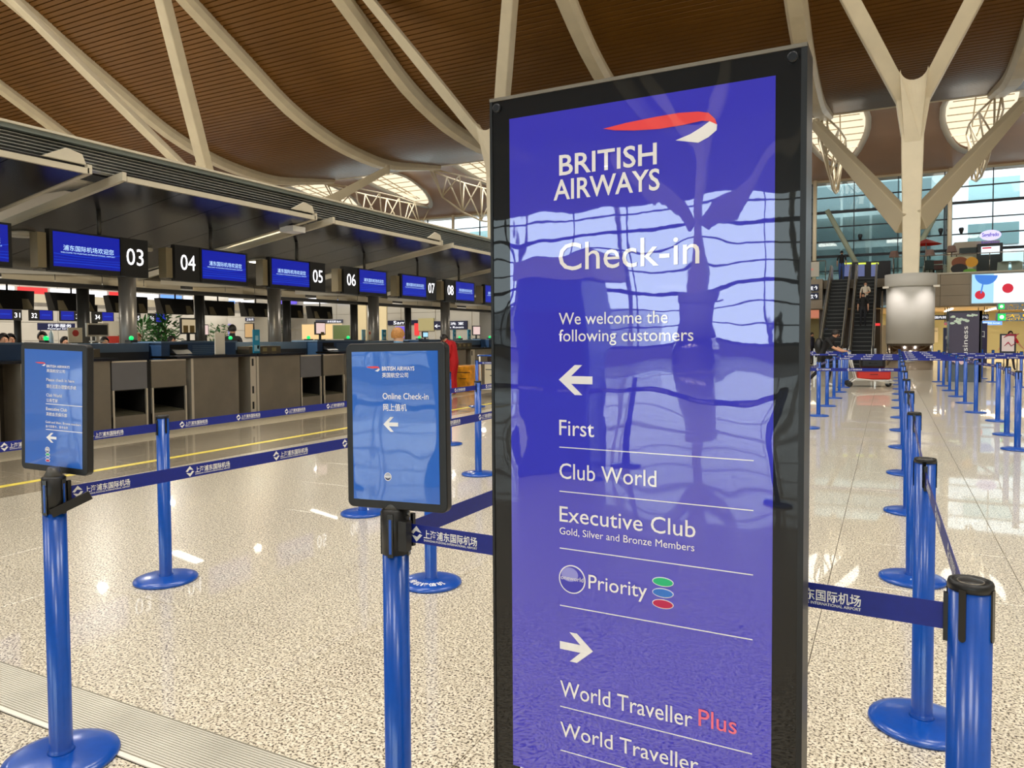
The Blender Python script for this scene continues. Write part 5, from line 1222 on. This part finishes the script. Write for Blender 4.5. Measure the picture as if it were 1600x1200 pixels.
# pushing a trolley: facing local -y, leaning forward
push = dict(pelvis=(0, .12, .93), spine=(0, .04, 1.09), chest=(0, -.08, 1.26), neck=(0, -.20, 1.38), head=(0, -.26, 1.45), crown=(0, -.29, 1.55), shL=(.18, -.10, 1.33), shR=(-.18, -.10, 1.33),
            elL=(.22, -.26, 1.10), elR=(-.22, -.22, 1.12), wrL=(.20, -.46, 1.0), wrR=(-.20, -.44, 1.0), hdL=(.19, -.53, 1.0), hdR=(-.19, -.51, 1.0), hiL=(.09, .12, .88), hiR=(-.09, .12, .88), knL=(.1, -.12, .52), knR=(-.1, .14, .48), anL=(.1, -.05, .09), anR=(-.1, .46, .14), toL=(.11, -.2, .035), toR=(-.11, .33, .035))
man = person(-1.62, 23.15, math.radians(84), 'man in black t-shirt with backpack leaning forward and pushing a luggage trolley', push, 1.78, BLK, cloth('black_trousers', (22, 22, 26)), cloth('white_shoes', (220, 220, 220)))
bp = M().ball((0, .17, 1.16), .2, 14, 10, (.85, .62, 1.25)).obj('backpack', BLACKP); bp.parent = None; tag(bp, 'black backpack worn by the man pushing the trolley', 'backpack')
bp.location = man.location; bp.rotation_euler = man.rotation_euler
# luggage trolley with red and black cases
TW = mat('white_trolley_tube', (226, 224, 216), .35, .2)
def trolley(x, y, rz, label):
    t = thing('luggage_trolley', label, 'trolley', (x, y, 0), rz)
    for s in (-1, 1):
        M().tube([(.50, s * .28, .14), (-.42, s * .28, .24), (-.52, s * .26, .62), (-.60, s * .24, 1.02)], .022, 8).obj('side_tube', TW, t)
        M().tube([(-.42, s * .28, .24), (-.62, s * .28, .09)], .02, 8).obj('wheel_stay', TW, t)
        for wx in (-.60, .44):
            if wx > 0 and s > 0: continue
            yy_ = s * .28 if wx < 0 else 0
            o = M().lathe([(.05, -.02), (.085, -.018), (.085, .018), (.05, .02)], 16).obj('wheel', BLACKP, t); o.rotation_euler = (math.pi / 2, 0, 0); o.location = (wx, yy_, .086)
    M().tube([(-.60, -.3, 1.03), (-.60, .3, 1.03)], .02, 8).obj('handle', BLUE, t); M().box((-.45, -.27, .19), (.5, .27, .215)).obj('platform', TW, t); M().tube([(.50, -.28, .14), (.58, 0, .13), (.50, .28, .14)], .022, 8).obj('front_bumper', TW, t)
    M().box((.36, -.03, .08), (.46, .03, .2)).obj('front_fork', TW, t)
    return t
t1 = trolley(-.42, 23.55, math.radians(8), 'white luggage trolley loaded with a red case, pushed by the man in black')
def case(x, y, z, sx, sy, sz, rz, m, label, soft=.05):
    t = thing('suitcase', label, 'suitcase', (x, y, z), rz); o = M().box((-sx/2, -sy/2, 0), (sx/2, sy/2, sz)).obj('shell', m, t); bev(o, soft, 4)
    M().tube([(-.1, -sy/2 - .002, sz * .5), (-.08, -sy/2 - .03, sz * .5), (.08, -sy/2 - .03, sz * .5), (.1, -sy/2 - .002, sz * .5)], .01, 6).obj('handle', BLACKP, t)
    M().box((-sx/2 + .03, -sy/2 - .004, sz * .72), (sx/2 - .03, -sy/2 + .01, sz * .75)).obj('zip', BLACKP, t); return t
case(-.38, 23.52, .217, .86, .48, .30, math.radians(8), mat('red_case', (206, 44, 28), .35), 'red suitcase lying on the white luggage trolley')
case(-.40, 23.52, .518, .66, .42, .34, math.radians(8), BLACKP, 'black bag lying on top of the red suitcase', .1)
# red jacket traveller by the counters and her trolley
RJ = cloth('red_jacket', (190, 12, 22))
lean = dict(spine=(0, -.02, 1.12), chest=(0, -.08, 1.30), neck=(0, -.17, 1.42), head=(0, -.25, 1.47), crown=(0, -.31, 1.55), shL=(.17, -.08, 1.38), shR=(-.17, -.08, 1.38), elL=(.22, -.06, 1.1), elR=(-.22, -.06, 1.1), wrL=(.17, -.22, .92), wrR=(-.17, -.2, .92), hdL=(.14, -.28, .88), hdR=(-.14, -.26, .88), face=(0, -1, -.5))
person(-9.85, 16.1, math.radians(-75), 'person in red jacket with dark hair bending over beside the counters', lean, 1.68, RJ, RJ, cloth('white_shoes2', (225, 222, 214)), 'shirt', wide=1.32)
person(-5.97, 8.3, math.radians(165), 'person with blond hair and light blue top seen from behind above the online sign', dict(), 1.63, cloth('light_blue_top', (110, 160, 200)), hair=HAIRB, skin=SKIN2, hairf=1.0)
t2 = trolley(-8.75, 16.35, math.radians(100), 'white luggage trolley with boxes near the counters beside the big sign')
case(-8.75, 16.35, .22, .5, .46, .62, math.radians(10), mat('cream_box', (222, 210, 184), .6), 'cream box standing on the trolley near the counters', .01)
case(-8.75, 16.35, .842, .42, .34, .22, math.radians(10), cloth('dark_brown_bag', (44, 28, 22)), 'dark brown bag on top of the cream box', .06)
b_ = at(731, 604, Z=0); case(-10.3, 17.6, .0, .5, .62, .72, 0, tint(mat('orange_wrap', (214, 142, 30), .3), 9, .3, bump=.8, bscale=20), 'large orange wrapped bag between red jacket and trolley', .05)
# far people
person(4.5, 36.6, math.radians(10), 'woman in red top walking with arms out near the purple banner', dict(elL=(.28, -.06, 1.18), wrL=(.40, -.16, 1.0), hdL=(.44, -.2, .95), elR=(-.30, -.02, 1.18), wrR=(-.42, -.1, .98), hdR=(-.46, -.12, .92), anL=(.1, -.2, .09), toL=(.11, -.34, .04)), 1.66, cloth('bright_red_top', (214, 20, 24)), cloth('dark_skirt', (40, 34, 44)), long_hair=True)
person(5.6, 38.6, math.radians(-70), 'person in dark clothes stooping behind the woman in red', lean, 1.75, cloth('black_coat', (34, 34, 32)), fore='shirt')
person(5.35, 31.2, math.radians(170), 'person in black suit seen from behind at the right edge', dict(), 1.72, cloth('black_suit', (20, 20, 24)), fore='shirt')
person(5.95, 31.6, math.radians(150), 'second person in black standing at the very right edge', dict(), 1.68, cloth('black_suit', (20, 20, 24)), fore='shirt')
p = at(1268, 570, Z=0); person(p.x, p.y, math.radians(60), 'small distant person in dark jacket behind the left belts', dict(), 1.68, cloth('navy_jacket', (40, 40, 60)), fore='shirt')
sit = lambda: dict(hiL=(.09, .1, .9))
person(-1.12, 40.2, 0, 'person in black vest with white number riding down the right escalator', dict(), 1.65, BLK, z=1.95)
person(-1.05, 41.3, 0, 'person in white top with red bag riding behind on the right escalator', dict(elL=(.22, -.12, 1.16), wrL=(.08, -.2, 1.1), hdL=(.02, -.22, 1.1)), 1.66, cloth('white_top', (226, 214, 196)), z=2.56)
person(-2.4, 45.9, math.radians(180), 'person in blue trousers leaving the top of the left escalator', dict(), 1.68, BLK, cloth('blue_trousers', (60, 90, 160)), z=4.63)
# staff behind the counters
STF = cloth('dark_uniform', (30, 28, 34))
for (px, X, zt, rz, lb, hr) in ((5, -14.0, 1.62, -90, 'first seated member of staff at the left edge', HAIRD), (16, -14.6, 1.62, -90, 'second seated member of staff at the left edge', HAIRD), (66, -14.4, 1.66, -60, 'member of staff behind the dark printer', HAIRD),
                                (101, -14.2, 1.56, -80, 'dark haired member of staff beside the notice card', HAIRD), (163, -15.2, 1.56, -90, 'member of staff seated beside the grey monitor', HAIRD), (214, -15.5, 1.66, -90, 'member of staff with bald head among the plants', SKIN),
                                (268, -15.0, 1.58, -110, 'member of staff bending below the monitor', HAIRD), (764, -14.0, 1.5, -90, 'member of staff seated beside the edge of the big sign', HAIRD)):
    p = at(px, 520, X=X); person(X, p.y, math.radians(-rz), lb, dict(), zt, STF, fore='shirt', hair=hr)
p = at(363, 520, X=-14.5); person(-14.5, p.y, math.radians(-150), 'man in black uniform turned away at the desks behind the white card', dict(), 1.86, STF, fore='shirt')
for o in bpy.data.objects:
    if o.type == 'LIGHT': o['kind'] = 'helper'
